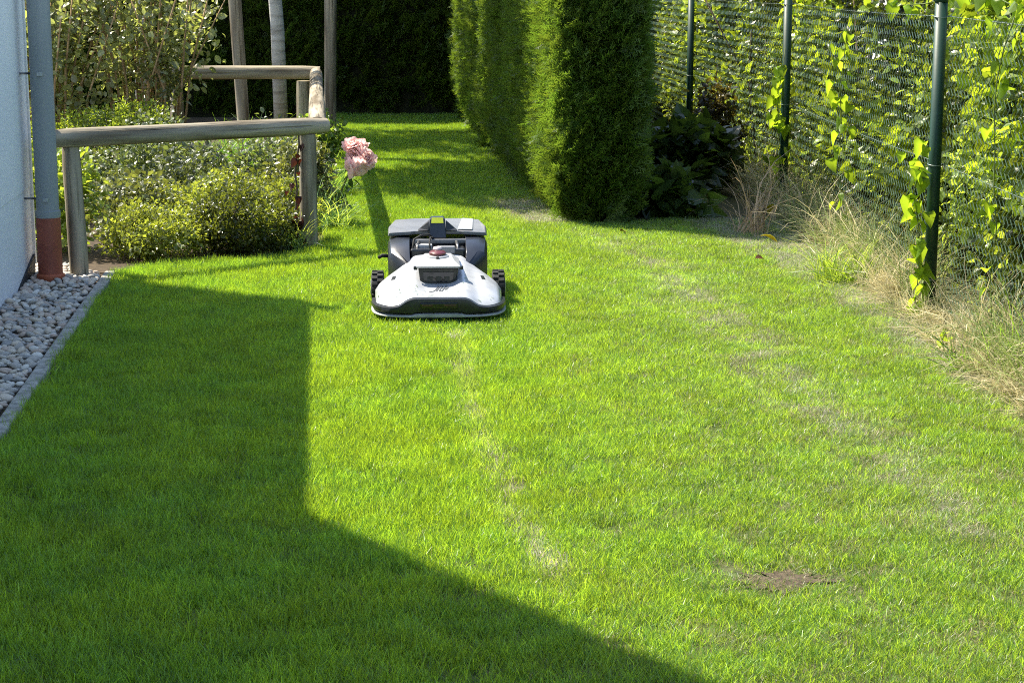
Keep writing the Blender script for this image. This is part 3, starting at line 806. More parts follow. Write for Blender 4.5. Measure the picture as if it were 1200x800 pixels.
vine('bindweed winding up the second fence post with yellow green leaves', [(1.56, 11.15, .0), (1.58, 11.13, .35), (1.555, 11.15, .6), (1.59, 11.15, .95)], 32, 3, .068)
vine('bindweed with bright leaves on the mesh right of the nearest post', [(1.68, 6.6, .0), (1.69, 6.55, .5), (1.67, 6.6, .9), (1.70, 6.5, 1.22)], 18, 4, .052)
vine('bright bindweed runner along the top wire at the right', [(1.80, 6.3, 1.22), (1.78, 6.9, 1.26), (1.80, 7.4, 1.30), (1.76, 8.2, 1.24), (1.75, 9.0, 1.22)], 30, 5, .060)
vine('small bright green seedling in the straw at the lawn edge', [(1.56, 6.82, .0), (1.57, 6.80, .05), (1.585, 6.8, .09)], 6, 6, .045, jit=.012, cat='plant', name='seedling')
vine('yellow green weed creeping through the straw near the second post', [(1.40, 8.75, .02), (1.45, 8.6, .06), (1.5, 8.4, .05), (1.5, 8.2, .08)], 14, 7, .04, name='creeping_weed', cat='plant')

def ground_leaf(label, loc, mat, seed, size, rot):
    rg = np.random.default_rng(seed); lv2, lf2 = leaf_shape('oval')
    V = np.concatenate([lv2 * np.array([1, 1, 1.5]), lv2 * np.array([1, 1, 1.5]) - np.array([0, 0, .02])])
    n = len(lv2); F = list(lf2) + [tuple(i + n for i in q[::-1]) for q in lf2]
    o = obj('fallen_leaf', V * size, F, mat, None, True, [rg.random()] * len(V), loc=loc, rot=rot)
    tag(o, label, 'leaf')
ground_leaf('yellow leaf lying on the lawn edge near the second fence post', (1.33, 9.42, .05), M['yellow_leaf'], 1, .09, (.5, .3, 1.4))
ground_leaf('yellow leaf caught in the dry grass below the second fence post', (1.40, 10.1, .16), M['yellow_leaf'], 2, .07, (-.9, .2, .3))
ground_leaf('brown curled leaf lying on the grass near the fence', (1.20, 8.94, .035), M['brown_leaf'], 3, .06, (.3, -.4, 2.2))
ground_leaf('small brown leaf lying on the lawn by the hedge end', (.60, 9.95, .03), M['brown_leaf'], 4, .045, (.2, .4, .7))

# ================================================================ downpipe
PX, PYY = -2.075, 8.43
dp = tag(empty('downpipe', (PX, PYY, 0)), 'grey metal downpipe with red brown standpipe at the house corner', 'downpipe')
o = MB().tube([(0, 0, .308), (0, 0, 2.3)], .050, 28).build('pipe', M['zinc'], dp, True); autosmooth(o)
o = MB().tube([(0, 0, .297), (0, 0, .308), (0, 0, .328), (0, 0, .332)], [.0535, .0555, .0555, .0505], 28).build('pipe_rim', M['zinc'], dp, True); autosmooth(o)
o = MB().tube([(0, 0, -.05), (0, 0, .298)], .054, 28).build('standpipe', M['clay'], dp, True); autosmooth(o)
o = MB().tube([(0, 0, -.05), (0, 0, .018), (0, 0, .024), (0, 0, .040), (0, 0, .046)], [.0585, .0585, .0625, .0625, .0545], 28).build('collar', M['clay_light'], dp, True); autosmooth(o)
for z in (.382, .935, 1.75):
    cl = MB().tube([(0, 0, z - .012), (0, 0, z - .012), (0, 0, z + .012), (0, 0, z + .012)], [.0505, .053, .053, .0505], 28).build('pipe_clamp', M['clamp'], dp); autosmooth(cl)
    MB().box((.006, -.056, z), (.026, .012, .018)).build('clamp_lug', M['clamp'], cl, bevel=.002)
    MB().tube([(-.05, 0, z), (-.16, .0, z)], .005, 8).build('wall_pin', M['screw'], cl, True)

# ================================================================ log railing round the bed
def logpart(name, a, b, r0, r1, seed, parent, org, n=18, mat='log', flat=1.0):
    rg = np.random.default_rng(seed); a = Vector(a); b = Vector(b); L = (b - a).length
    m = max(6, int(L / .12)); V = []; F = []
    ph = rg.uniform(0, 6.28, 4)
    for i in range(m + 1):
        t = i / m; r = r0 * (1 - t) + r1 * t
        k = 1 - .12 * (abs(t - .5) * 2) ** 40
        for j in range(n):
            q = 2 * math.pi * j / n
            rr = r * k * (1 + .018 * math.sin(3 * q + ph[0] + 2 * t) + .015 * math.sin(5 * q + ph[1] - 5 * t) + .02 * math.sin(t * 9 + ph[2]))
            V.append((math.cos(q) * rr, math.sin(q) * rr * flat, t * L))
    for i in range(m):
        for j in range(n): F.append((i * n + j, i * n + (j + 1) % n, (i + 1) * n + (j + 1) % n, (i + 1) * n + j))
    F.append(tuple(range(n))[::-1]); F.append(tuple(m * n + j for j in range(n)))
    o = obj(name, V, F, M[mat], parent)
    o.data.materials.append(M['endgrain'])
    for p in o.data.polygons:
        if len(p.vertices) > 4: p.material_index = 1
    autosmooth(o, 50)
    o.location = a - Vector(org)
    o.rotation_mode = 'QUATERNION'; o.rotation_quaternion = (b - a).to_track_quat('Z', 'Y')
    return o
ro = (-1.02, 9.40, 0)
rail = tag(empty('log_railing', ro), 'weathered grey log railing around the flower bed', 'railing')
logpart('rail', (-2.085, 8.50, .640), (-.925, 9.46, .628), .043, .043, 1, rail, ro)
logpart('post', (-1.975, 8.57, -.05), (-2.0, 8.60, .60), .043, .043, 2, rail, ro)
logpart('post', (-1.015, 9.40, -.05), (-1.01, 9.40, .59), .044, .043, 3, rail, ro)
logpart('rail', (-.965, 9.44, .635), (-1.45, 14.15, .66), .045, .045, 4, rail, ro)
logpart('post', (-1.50, 13.75, -.05), (-1.50, 13.75, .62), .058, .056, 5, rail, ro)
logpart('rail', (-1.42, 14.15, .66), (-2.55, 14.07, .665), .050, .050, 6, rail, ro)
logpart('post', (-2.48, 14.1, -.05), (-2.48, 14.1, .63), .052, .05, 7, rail, ro)

# ================================================================ staked trees
proto_set('crown_set', [cluster('crown_%d' % i, M['leaf'], 26, .16, .07, 'oval', 560 + i, .2) for i in range(4)])
def tree(name, label, base, top, r0, crown_c, crown_r, n, seed, mat='birch'):
    rg = np.random.default_rng(seed); root = tag(empty(name, base), label, 'tree')
    b = Vector(base); t = Vector(top) - b
    pts = [Vector((0, 0, 0)) , t * .33 + Vector((.015, 0, 0)), t * .66 + Vector((-.01, .01, 0)), t]
    o = MB().tube(pts, [r0 * 1.08, r0, r0 * .9, r0 * .55], 16).build('trunk', M[mat], root, True)
    cc = Vector(crown_c) - b
    for k in range(9):
        d = Vector(rg.normal(size=3)); d.normalize(); d.z = abs(d.z) * .6 + .1
        st = t * rg.uniform(.72, .98); e = cc + Vector((d.x * crown_r[0], d.y * crown_r[1], (d.z - .3) * crown_r[2])) * .8
        MB().tube([st, st.lerp(e, .5) + Vector((0, 0, .1)), e], [r0 * .4, r0 * .25, r0 * .08], 6).build('branch', M[mat], root, True)
    d = rg.normal(size=(n, 3)); d /= np.linalg.norm(d, axis=1, keepdims=True)
    rr = .25 + .75 * rg.random(n) ** .6
    bump = 1 + .8 * (fbm(d * 2, seed, 1.7) - .5)
    P = d * (rr * bump)[:, None] * np.array(crown_r) + np.array(cc)
    k = fbm(P, seed + 4, 2.4) > .30; P = P[k]; m = len(P)
    scatter('crown', 'crown_set', P, rg.uniform(-1, 1, (m, 3)) * np.array([.7, .7, 3.1]), rg.uniform(.7, 1.3, m), np.ones((m, 3)) * rg.uniform(.7, 1.2, m)[:, None], parent=root, seed=seed)
    return root
tree('young_tree', 'pale barked young tree trunk between two stakes behind the railing', (-1.77, 14.62, 0), (-1.86, 14.6, 2.9), .052, (-1.72, 13.75, 3.2), (1.0, 1.55, .85), 1000, 21)
tree('young_tree', 'young tree standing behind the tall cane shrub by the back hedge', (-3.3, 16.9, 0), (-3.2, 16.8, 3.2), .05, (-2.7, 16.9, 3.6), (1.2, 1.3, 1.0), 420, 22)
st = logpart('tree_stake', (-2.07, 14.75, 0), (-2.16, 14.70, 2.2), .050, .048, 31, None, (0, 0, 0)); tag(st, 'weathered round stake left of the pale tree trunk', 'stake', 'tree stakes')
st = logpart('tree_stake', (-1.485, 15.5, 0), (-1.44, 15.5, 2.2), .050, .046, 32, None, (0, 0, 0)); tag(st, 'tall weathered stake right of the pale trunk before the dark hedge', 'stake', 'tree stakes')

# ================================================================ planting in the bed
YG = (1.2, .97, 1.1)
shrub('round_shrub', 'low round shaded shrub with yellow green top behind the railing', (-1.33, 9.33, 0), .29, .29, 'fine_set', 300, 41, (.55, .46, .5), 10, 'bark', tvar=.8)  # leaf tint darkened to stand in for the shaded front
shrub('spreading_shrub', 'yellow green fine leaved shrub beside the left railing post', (-1.74, 9.15, 0), .25, .24, 'fine_set', 170, 42, YG, 8, 'bark')
shrub('spreading_shrub', 'yellow green low shrub behind the round shaded shrub', (-1.48, 9.85, 0), .33, .32, 'fine_set', 240, 43, YG, 8, 'bark')
shrub('spreading_shrub', 'small yellow green shrub between round shrub and right railing post', (-1.15, 9.65, 0), .15, .32, 'fine_set', 90, 47, YG, 5, 'bark')
shrub('leafy_shrub', 'leafy shrub squeezed between downpipe and left railing post', (-2.33, 9.35, 0), .26, .50, 'ivy_set', 110, 44, (1.35, 1.2, 1.0), 8, 'bark')
roses = [(-2.02, 10.0, .24, .30), (-1.72, 10.55, .26, .44), (-1.36, 10.75, .27, .50), (-1.15, 10.35, .18, .46), (-2.5, 10.6, .30, .46), (-2.12, 11.2, .30, .52)]
rl = ['rose bush with shiny leaves just right of the left railing post', 'rose bush with shiny leaves at the middle of the railing', 'rose bush with shiny leaves near the right end of the railing',
      'narrow rose bush with shiny leaves behind the right railing post', 'rose bush with shiny leaves behind the left railing post', 'rose bush with shiny leaves at the back under the cane shrub']
for i, (x, y, r, h) in enumerate(roses):
    shrub('rose_bush', rl[i], (x, y, 0), r, h, 'gloss_set', 150, 50 + i, ((1.2, 1.0, .9), (.8, .75, .8), (1.1, 1.05, 1.1))[i % 3], 10, 'greenstem', group='rose bushes in the bed', hollow=.3, tvar=1.0, scl=(.5, .95))
def cane_shrub(label, loc, rad, h, n, nc, seed):
    rg = np.random.default_rng(seed); root = tag(empty('cane_shrub', loc), label, 'shrub', 'tall cane shrubs')
    PP = []
    for k in range(nc):
        a = rg.uniform(0, 6.28); q = rad * math.sqrt(rg.random()); hh = h * rg.uniform(.7, 1.05)
        p0 = Vector((math.cos(a) * q * .45, math.sin(a) * q * .45, 0)); p1 = Vector((math.cos(a) * q * .7, math.sin(a) * q * .7, hh * .5)); p2 = Vector((math.cos(a) * q * 1.2 + rg.normal(0, .1), math.sin(a) * q * 1.2, hh))
        MB().tube([p0, p1, p2], [.010, .008, .004], 6).build('cane', M['cane'], root, True)
        for j in range(int(n / nc)):
            t = rg.uniform(.34, 1.0) ** .9
            p = p0.lerp(p1, t * 2) if t < .5 else p1.lerp(p2, t * 2 - 1)
            PP.append(np.array(p) + rg.normal(0, .06, 3))
    PP = np.array(PP); m = len(PP)
    t = fbm(PP, seed, 3.0)
    scatter('foliage', 'willow_set', PP, np.stack([rg.normal(0, .4, m), rg.normal(0, .4, m), rg.uniform(0, 6.28, m)], 1), rg.uniform(.6, 1.15, m), np.array([1.0, .95, 1.0]) * (.3 + 1.3 * t)[:, None], parent=root, seed=seed)
    return root
cane_shrub('tall brown caned shrub with narrow leaves next to the downpipe', (-3.05, 12.6, 0), .45, 1.55, 210, 26, 61)
cane_shrub('tall brown caned shrub with narrow shiny leaves left of the stakes', (-2.45, 12.9, 0), .42, 1.60, 210, 28, 62)
shrub('leafy_shrub', 'broad green leafy shrub filling the back corner beside the downpipe', (-4.3, 14.8, 0), .5, 1.4, 'ivy_set', 300, 63, (.9, .95, .9), 8, 'bark')
shrub('spreading_shrub', 'fine yellow green shrub at the foot of the tall canes', (-2.5, 12.1, 0), .42, .55, 'fine_set', 330, 64, (1.3, 1.15, .9), 8, 'bark')
shrub('spreading_shrub', 'fine yellow green shrub under the canes close to the downpipe', (-3.05, 11.9, 0), .36, .50, 'fine_set', 240, 65, (1.35, 1.15, .9), 8, 'bark')
place_tuft((-1.75, 13.4, .01), 'green grassy clump at the foot of the pale tree trunk', .36, 16, (.8, .85, 1.2), 66, 'grassy_clump', 'plant', None, .16)
place_tuft((-2.05, 13.3, .01), 'green grassy clump at the foot of the left stake', .34, 14, (.8, .85, 1.2), 67, 'grassy_clump', 'plant', None, .14)
place_tuft((-1.17, 11.7, .01), 'arching grass tuft spilling under the side rail onto the lawn', .30, 10, (1.2, 1.05, 2.2), 68, 'grass_tuft', 'grass tuft', None, .07)
place_tuft((-1.10, 9.36, .01), 'pale blue green grass tuft at the foot of the right railing post', .21, 8, (2.2, 1.6, 3.6), 69, 'ornamental_grass', 'ornamental grass', None, .045)
place_tuft((-.97, 10.15, .01), 'silvery narrow leaved plant below the pink rose', .27, 8, (2.4, 1.75, 4.0), 70, 'silver_plant', 'plant', None, .05)
shrub('weed_plant', 'leafy green weeds between far railing post and stake', (-1.35, 13.2, 0), .18, .42, 'ivy_set', 70, 71, (1.0, 1.0, 1.0), 4, 'greenstem', cat='plant')

# dark red creeper on the right post
CRE = [mesh('leaf', leaf_shape('heart')[0] * np.array([1, 1, 1 + i * .6]), leaf_shape('heart')[1], M['dark_leaf'], True, vcol=[i / 2.0] * len(lv)) for i in range(3)]
vine('dark red creeper with withered leaves climbing the right railing post', [(-1.075, 9.34, 0), (-1.07, 9.35, .2), (-1.06, 9.345, .4), (-1.05, 9.34, .62)], 26, 12, .038, CRE, 'bark', .005, 'creeper', .022)

# ---------------------------------------------------------------- pink rose leaning over the lawn
rose = tag(empty('pink_rose', (-.98, 10.3, 0)), 'pale pink rose cluster on a stem leaning out over the lawn', 'rose')
MB().tube([(0, 0, 0), (.03, 0, .16), (.08, 0, .28), (.13, 0, .36)], [.007, .0065, .006, .005], 6).build('stem', M['greenstem'], rose, True)
MB().tube([(.03, 0, .14), (.07, -.02, .2), (.085, -.03, .15)], [.003, .0025, .002], 5).build('stem', M['greenstem'], rose, True)
def bloom(seed, r):
    rg = np.random.default_rng(seed); V = []; F = []; vc = []
    for ring, (m, tilt, ln) in enumerate(((5, .12, .62), (7, .42, .8), (9, .78, .95), (11, 1.12, 1.05), (11, 1.5, 1.05), (9, 1.9, 1.0))):
        for k in range(m):
            a = 2 * math.pi * (k + ring * .37) / m + rg.normal(0, .1); tt = tilt + rg.normal(0, .09)
            L = r * ln * rg.uniform(.85, 1.1); wd = r * (.42 + .07 * ring) * rg.uniform(.85, 1.15); b = len(V)
            for i, (u, wf) in enumerate(((.1, .35), (.55, 1.0), (.9, .85), (1.03, .4))):
                for s in (-1, 0, 1):
                    lx = s * wd * wf * .5; ly = u * L; lz = -.10 * r * (1 - abs(s)) + .18 * r * u * u
                    # local: y outward along tilt, x sideways
                    ox = math.sin(tt) * ly - math.cos(tt) * lz * 1; oz = math.cos(tt) * ly + math.sin(tt) * lz
                    V.append((math.cos(a) * ox - math.sin(a) * lx, math.sin(a) * ox + math.cos(a) * lx, oz))
                    vc.append(min(1, max(0, .35 + .12 * ring * .8 + rg.normal(0, .08))))
            for i in range(3):
                for s in range(2): F.append((b + 3 * i + s, b + 3 * i + s + 1, b + 3 * i + s + 4, b + 3 * i + s + 3))
    return mesh('bloom', V, F, M['petal'], True, vc)
bl = [bloom(i, .055) for i in range(3)]
for k, (x, y, z, a, b_) in enumerate(((.125, -.02, .435, .5, -.2), (.165, -.03, .405, .8, .5), (.12, -.035, .355, 1.2, -.2), (.155, -.035, .36, 1.1, .4), (.15, .02, .43, .2, .3), (.185, -.02, .385, .7, .9), (.135, .02, .38, .6, 0))):
    add('bloom', bl[k % 3], rose, ((.15 + (x - .15) * 1.3), y - (.435 - z) * .9, .39 + (z - .39) * 1.35), (a, b_, k * 1.1), 1.0)
RL = [mesh('leaf', leaf_shape('oval')[0], leaf_shape('oval')[1], M['rose_leaf'], True, vcol=[.2 + .3 * i] * len(leaf_shape('oval')[0])) for i in range(3)]
rg = np.random.default_rng(77)
for k in range(14):
    t = rg.uniform(.2, .9); p = (.03 + .1 * t + rg.normal(0, .02), rg.normal(0, .03), .08 + .26 * t)
    add('leaf', RL[k % 3], rose, p, (rg.normal(-.6, .5), rg.normal(0, .5), rg.uniform(0, 6.28)), float(rg.uniform(.04, .065)))
wl = add('withered_bud', mesh('withered_bud', leaf_shape('oval')[0] * np.array([1, 1, 3]), leaf_shape('oval')[1], M['dark_leaf'], True, vcol=[.1] * len(leaf_shape('oval')[0])), rose, (.085, -.03, .16), (-1.5, .2, .6), .075)
wl['label'] = 'dark withered bud hanging from a side stem'

# ================================================================ robotic mower
mw = tag(empty('robotic_mower', (-.292, 7.45, .022), .045), 'white and black robotic mower with dark collection box on the lawn', 'mower')
A, B = .262, .22
def y0f(u): return B - B * max(0.0, 1 - abs(u) ** 4.2) ** (1 / 4.2)
def zf(x): return float(np.interp(abs(x), [0, .10, .125, .155, .19, .27], [.096, .096, .088, .064, .058, .060]))
def ybf(x): return float(np.interp(abs(x), [0, .095, .125, .16, .20, .235, .262], [.43, .43, .405, .355, .305, .265, .25]))
def zb(x): return float(np.interp(abs(x), [0, .06, .10, .147, .20, .24, .262], [.186, .188, .184, .150, .122, .098, .075]))
NX, NYY = 57, 25
V = []; F = []
def smooth1(f, x, h=.012): return (f(x - h) + 2 * f(x) + f(x + h)) / 4
for i in range(NX):
    u = -1 + 2 * i / (NX - 1); u = math.copysign(abs(u) ** .9, u); x = u * .258
    a = y0f(u) + .004; b = max(smooth1(ybf, x), a + .02)
    for j in range(NYY):
        t = j / (NYY - 1); y = a + (b - a) * t
        e = .72 + .75 * math.exp(-(x / .075) ** 4)
        z = smooth1(zf, x) + (smooth1(zb, x) - smooth1(zf, x)) * t ** e
        z += .018 * math.sin(math.pi * t) * math.exp(-((abs(x) - .19) / .06) ** 2)         # swelling over the wheels
        z -= .010 * math.exp(-((1 - abs(u)) / .035) ** 2) * (1 if abs(u) > .9 else 0)
        V.append((x, y, z))
for i in range(NX - 1):
    for j in range(NYY - 1):
        q = i * NYY + j; F.append((q, q + NYY, q + NYY + 1, q + 1))
# skirt round the rim
rim = [i * NYY for i in range(NX)] + [(NX - 1) * NYY + j for j in range(1, NYY)] + [i * NYY + NYY - 1 for i in range(NX - 2, -1, -1)] + [j for j in range(NYY - 2, 0, -1)]
b0 = len(V)
for k in rim: V.append((V[k][0] * .985, V[k][1] + .003, .045))
for k in range(len(rim)):
    k2 = (k + 1) % len(rim); F.append((rim[k], b0 + k, b0 + k2, rim[k2]))
shell = obj('shell', V, F, M['white'], mw); fix(shell.data); autosmooth(shell, 32)
def hood_z(x, y):
    a = y0f(x / .258) + .004; b = max(smooth1(ybf, x), a + .02); t = min(1, max(0, (y - a) / (b - a)))
    e = .72 + .75 * math.exp(-(x / .075) ** 4)
    return smooth1(zf, x) + (smooth1(zb, x) - smooth1(zf, x)) * t ** e + .018 * math.sin(math.pi * t) * math.exp(-((abs(x) - .19) / .06) ** 2)

def wrap_strip(name, zlo, zhi, out, mat, umax=1.0, n=61, bulge=.006, parent=mw):
    V = []; F = []
    for i in range(n):
        s = -1 + 2 * i / (n - 1)
        th = s * math.pi / 2 * .98
        u = math.copysign(abs(math.sin(th)) ** (2 / 4.2), th); y = B - B * abs(math.cos(th)) ** (2 / 4.2)
        x = u * A; 
        nx, ny = math.copysign(abs(u) ** 3.2 / A, u), -(abs((B - y) / B) ** 3.2) / B
        l = math.hypot(nx, ny) + 1e-9; nx /= l; ny /= l
        lo = zlo(x); hi = zhi(x)
        for (o_, z) in ((-.012, lo), (out, lo + .002), (out + bulge, lo + (hi - lo) * .45), (out + bulge * .5, hi - .003), (out - .004, hi), (-.014, hi)):
            V.append((x + nx * o_, y + ny * o_, z))
    k = 6
    for i in range(n - 1):
        for j in range(k): F.append((i * k + j, i * k + (j + 1) % k, (i + 1) * k + (j + 1) % k, (i + 1) * k + j))
    F.append(tuple(range(k))); F.append(tuple((n - 1) * k + j for j in range(k)))
    o = obj(name, V, F, mat, parent); fix(o.data); autosmooth(o, 45); return o
bump = wrap_strip('bumper', lambda x: .030 + .006 * (abs(x) < .10), lambda x: smooth1(zf, x) - .002, .004, M['black'])
wrap_strip('lower_lip', lambda x: .015, lambda x: .026 + .007 * float(np.interp(abs(x), [.085, .10], [1, 0])), .008, M['lower'], bulge=.002)
# sensor slot in the bumper
sw = MB().box((0, -.006, .064), (.150, .012, .026)).build('sensor_window', M['sensor'], bump, bevel=.004)
for x, wd in ((-.046, .042), (.044, .046)):
    MB().box((x, -.0125, .066), (wd, .004, .005)).build('sensor_strip', M['amber'], bump)
# side slits in the shell
for s in (-1, 1):
    x, y = s * .182, .215; z = hood_z(x, y)
    dz = (hood_z(x, y + .02) - hood_z(x, y - .02)) / .04; dxx = (hood_z(x + .01, y) - hood_z(x - .01, y)) / .02
    V = []
    for (a, b) in ((-.010, -.018), (.006, -.022), (.010, .016), (-.004, .022)):
        V.append((x + s * -a, y + b, hood_z(x - s * a, y + b) + .0015))
    V += [(p[0], p[1], p[2] - .006) for p in V]
    o = MB().put(V, [(0, 1, 2, 3), (7, 6, 5, 4)] + [(i, (i + 1) % 4, 4 + (i + 1) % 4, 4 + i) for i in range(4)]).build('side_slot', M['black'], mw)
# emblem strokes on the nose
def stroke(mb, pts, wd):
    pts = [np.array(p, float) for p in pts]
    for a, b in zip(pts[:-1], pts[1:]):
        d = b - a; l = np.linalg.norm(d); d /= l; nn = np.array([-d[1], d[0]]) * wd / 2; a2 = a - d * wd * .3; b2 = b + d * wd * .3
        q = [a2 - nn, b2 - nn, b2 + nn, a2 + nn]
        vs = [(p[0], p[1], hood_z(p[0], p[1]) + .0022) for p in q]; vs += [(p[0], p[1], hood_z(p[0], p[1]) - .001) for p in q]
        mb.put(vs, [(0, 1, 2, 3), (7, 6, 5, 4)] + [(i, (i + 1) % 4, 4 + (i + 1) % 4, 4 + i) for i in range(4)])
def em(x, y): return (.002 + x * .030 + y * .014, .030 + .052 + y * .048)          # slanted letter space
mb = MB()
stroke(mb, [em(-.55, 1), em(-.55, .1), em(-.75, -.25), em(-1.15, -.3)], .0032)
stroke(mb, [em(-.30, -.1), em(-.30, .75)], .0032); stroke(mb, [em(-.28, .95), em(-.02, .95)], .003)
stroke(mb, [em(.02, .95), em(.02, -.05), em(.32, -.05)], .0032); stroke(mb, [em(.05, .5), em(.3, .5)], .003)
stroke(mb, [em(.42, -.1), em(.42, .95), em(.62, .95)], .0032); stroke(mb, [em(.45, .45), em(1.0, .5)], .0036); stroke(mb, [em(.72, .8), em(1.0, .5), em(.70, .2)], .003)
mb.build('emblem', M['ink'], mw)
# control module
MB().put([(-.070, .160, .088), (.070, .160, .088), (.082, .152, .183), (-.082, .152, .183), (-.072, .34, .10), (.072, .34, .10), (.07, .345, .190), (-.07, .345, .190)],
         [(0, 1, 2, 3), (7, 6, 5, 4), (0, 4, 5, 1), (1, 5, 6, 2), (2, 6, 7, 3), (3, 7, 4, 0)]).build('control_housing', M['black'], mw, bevel=.006)
scr = MB().put([(-.056, .1555, .108), (.056, .1555, .108), (.062, .1515, .164), (-.062, .1515, .164), (-.056, .17, .108), (.056, .17, .108), (.062, .17, .164), (-.062, .17, .164)],
         [(0, 1, 2, 3), (7, 6, 5, 4), (0, 4, 5, 1), (1, 5, 6, 2), (2, 6, 7, 3), (3, 7, 4, 0)]).build('screen', M['sensor'], mw)
for k in range(3):
    MB().box((-.034 + .034 * k, .1535, .137), (.022, .004, .018)).build('screen_tile', M['black'], scr)
MB().put([(-.092, .142, .182), (.092, .142, .182), (.088, .138, .190), (-.088, .138, .190), (-.088, .36, .182), (.088, .36, .182), (.052, .36, .204), (-.052, .36, .204), (-.066, .20, .2), (.066, .20, .2)],
         [(0, 1, 2, 3), (3, 2, 9, 8), (8, 9, 6, 7), (0, 4, 5, 1), (4, 7, 6, 5), (1, 5, 6, 9, 2), (0, 3, 8, 7, 4)]).build('housing_lid', M['silver'], mw, bevel=.003)
for s in (-1, 1): MB().box((s * .092, .15, .182), (.016, .018, .014)).build('lid_hinge', M['black'], mw, bevel=.003)
def disc(name, c, prof, mat, parent=mw, n=24):
    return autosmooth(MB().tube([(c[0], c[1], z) for r, z in prof], [r for r, z in prof], n).build(name, mat, parent, True), 35)
disc('knob_base', (-.002, .285, 0), [(.046, .196), (.046, .206), (.042, .209)], M['silver'])
kb = disc('stop_button', (-.002, .285, 0), [(.026, .206), (.034, .210), (.035, .219), (.028, .225), (.018, .228)], M['red'])
disc('button_cap', (-.002, .292, 0), [(.016, .226), (.019, .232), (.016, .239), (.008, .241)], M['pink'])
MB().box((-.002, .236, .204), (.012, .010, .012)).build('lid_latch', M['black'], mw, bevel=.002)
# chassis and drive deck behind the shell
MB().box((0, .52, .085), (.30, .50, .07)).build('chassis', M['black'], mw, bevel=.01)
MB().box((.0, .49, .165), (.23, .11, .09)).build('motor_block', M['black'], mw, bevel=.008)
MB().box((.035, .452, .205), (.075, .04, .03)).build('motor_cover', M['grey'], mw, bevel=.004)
MB().box((.012, .545, .228), (.225, .02, .018)).build('cross_bar', M['grey'], mw, bevel=.004)
MB().box((-.058, .50, .214), (.07, .05, .016)).build('bracket', M['silver'], mw, bevel=.003)
for s in (-1, 1): MB().tube([(s * .085, .45, .17), (s * .085, .47, .215), (s * .08, .53, .228)], .007, 8).build('support_rod', M['screw'], mw, True)
MB().tube([(-.095, .455, .17), (-.105, .47, .21), (-.10, .49, .243), (-.07, .51, .258), (-.035, .53, .258), (-.02, .56, .24)], .0045, 8).build('cable', M['rubber'], mw, True)
MB().tube([(-.03, .44, .20), (-.035, .46, .235), (-.03, .50, .25), (-.02, .55, .245)], .0035, 8).build('cable', M['rubber'], mw, True)
# grass box: two shoulders, body and lid
def shoulder(s):
    V = []; F = []; secs = [(.355, .115, .060, .150), (.43, .118, .205, .205), (.50, .118, .209, .232), (.60, .118, .212, .243), (.88, .118, .205, .243)]
    # each section: y, inner x, outer x, top z
    n = 7
    for (y, xi, xo, zt) in secs:
        xo = max(xo, .135)
        V += [(s * xi, y, .05), (s * xo, y, .05), (s * xo * 1.01, y, zt * .6), (s * xo, y, zt - .03), (s * (xo - .01), y, zt - .008), (s * (xo - .035), y, zt), (s * xi, y, zt)]
    for i in range(len(secs) - 1):
        for j in range(n): F.append((i * n + j, i * n + (j + 1) % n, (i + 1) * n + (j + 1) % n, (i + 1) * n + j))
    F.append(tuple(range(n))); F.append(tuple((len(secs) - 1) * n + j for j in range(n)))
    return MB().put(V, F)
for s in (-1, 1):
    o = shoulder(s).build('box_shoulder', M['sky_tinted'], mw, bevel=.006); autosmooth(o, 40)
MB().box((0, .72, .145), (.25, .30, .18)).build('grass_box', M['sky_tinted'], mw, bevel=.015)
V = [(-.212, .585, .244), (-.115, .585, .250), (-.095, .60, .250), (.095, .60, .250), (.115, .585, .250), (.212, .585, .244), (.214, .70, .258), (.190, .89, .262), (.10, .905, .266), (-.10, .905, .266), (-.190, .89, .262), (-.214, .70, .258)]
n = len(V); V2 = [(x * (.97), y * .99 + .004, z + .016) for x, y, z in V]
MB().put(V + V2, [tuple(range(n))[::-1], tuple(range(n, 2 * n))] + [(i, (i + 1) % n, n + (i + 1) % n, n + i) for i in range(n)]).build('box_lid', M['grey'], mw, bevel=.004)
MB().put([(.085, .61, .2685), (.15, .61, .2675), (.16, .88, .2785), (.11, .89, .2805), (.085, .61, .272), (.15, .61, .271), (.16, .88, .282), (.11, .89, .284)],
         [(3, 2, 1, 0), (4, 5, 6, 7), (0, 1, 5, 4), (1, 2, 6, 5), (2, 3, 7, 6), (3, 0, 4, 7)]).build('lid_panel', M['silver'], mw, bevel=.002)
# handle tower with label
hd = MB().put([(-.038, .57, .235), (.038, .57, .235), (.034, .60, .318), (-.034, .60, .318), (-.038, .65, .235), (.038, .65, .235), (.030, .645, .325), (-.030, .645, .325)],
         [(0, 1, 2, 3), (7, 6, 5, 4), (0, 4, 5, 1), (1, 5, 6, 2), (2, 6, 7, 3), (3, 7, 4, 0)]).build('handle', M['sky_tinted'], mw, bevel=.006)
MB().put([(-.026, .590, .300), (.026, .590, .300), (.024, .602, .3225), (-.024, .602, .3225), (-.026, .598, .298), (.026, .598, .298), (.024, .612, .320), (-.024, .612, .320)],
         [(0, 1, 2, 3), (7, 6, 5, 4), (0, 4, 5, 1), (1, 5, 6, 2), (2, 6, 7, 3), (3, 7, 4, 0)]).build('label', M['yellow'], hd)
for s in (-1, 1):
    MB().put([(s * .036, .58, .268), (s * .085, .58, .268), (s * .075, .60, .276), (s * .036, .60, .310), (s * .036, .62, .268), (s * .085, .62, .268), (s * .075, .62, .276), (s * .036, .62, .310)],
         [(0, 1, 2, 3), (7, 6, 5, 4), (0, 4, 5, 1), (1, 5, 6, 2), (2, 6, 7, 3), (3, 7, 4, 0)]).build('handle_bracket', M['black'], mw, bevel=.003)
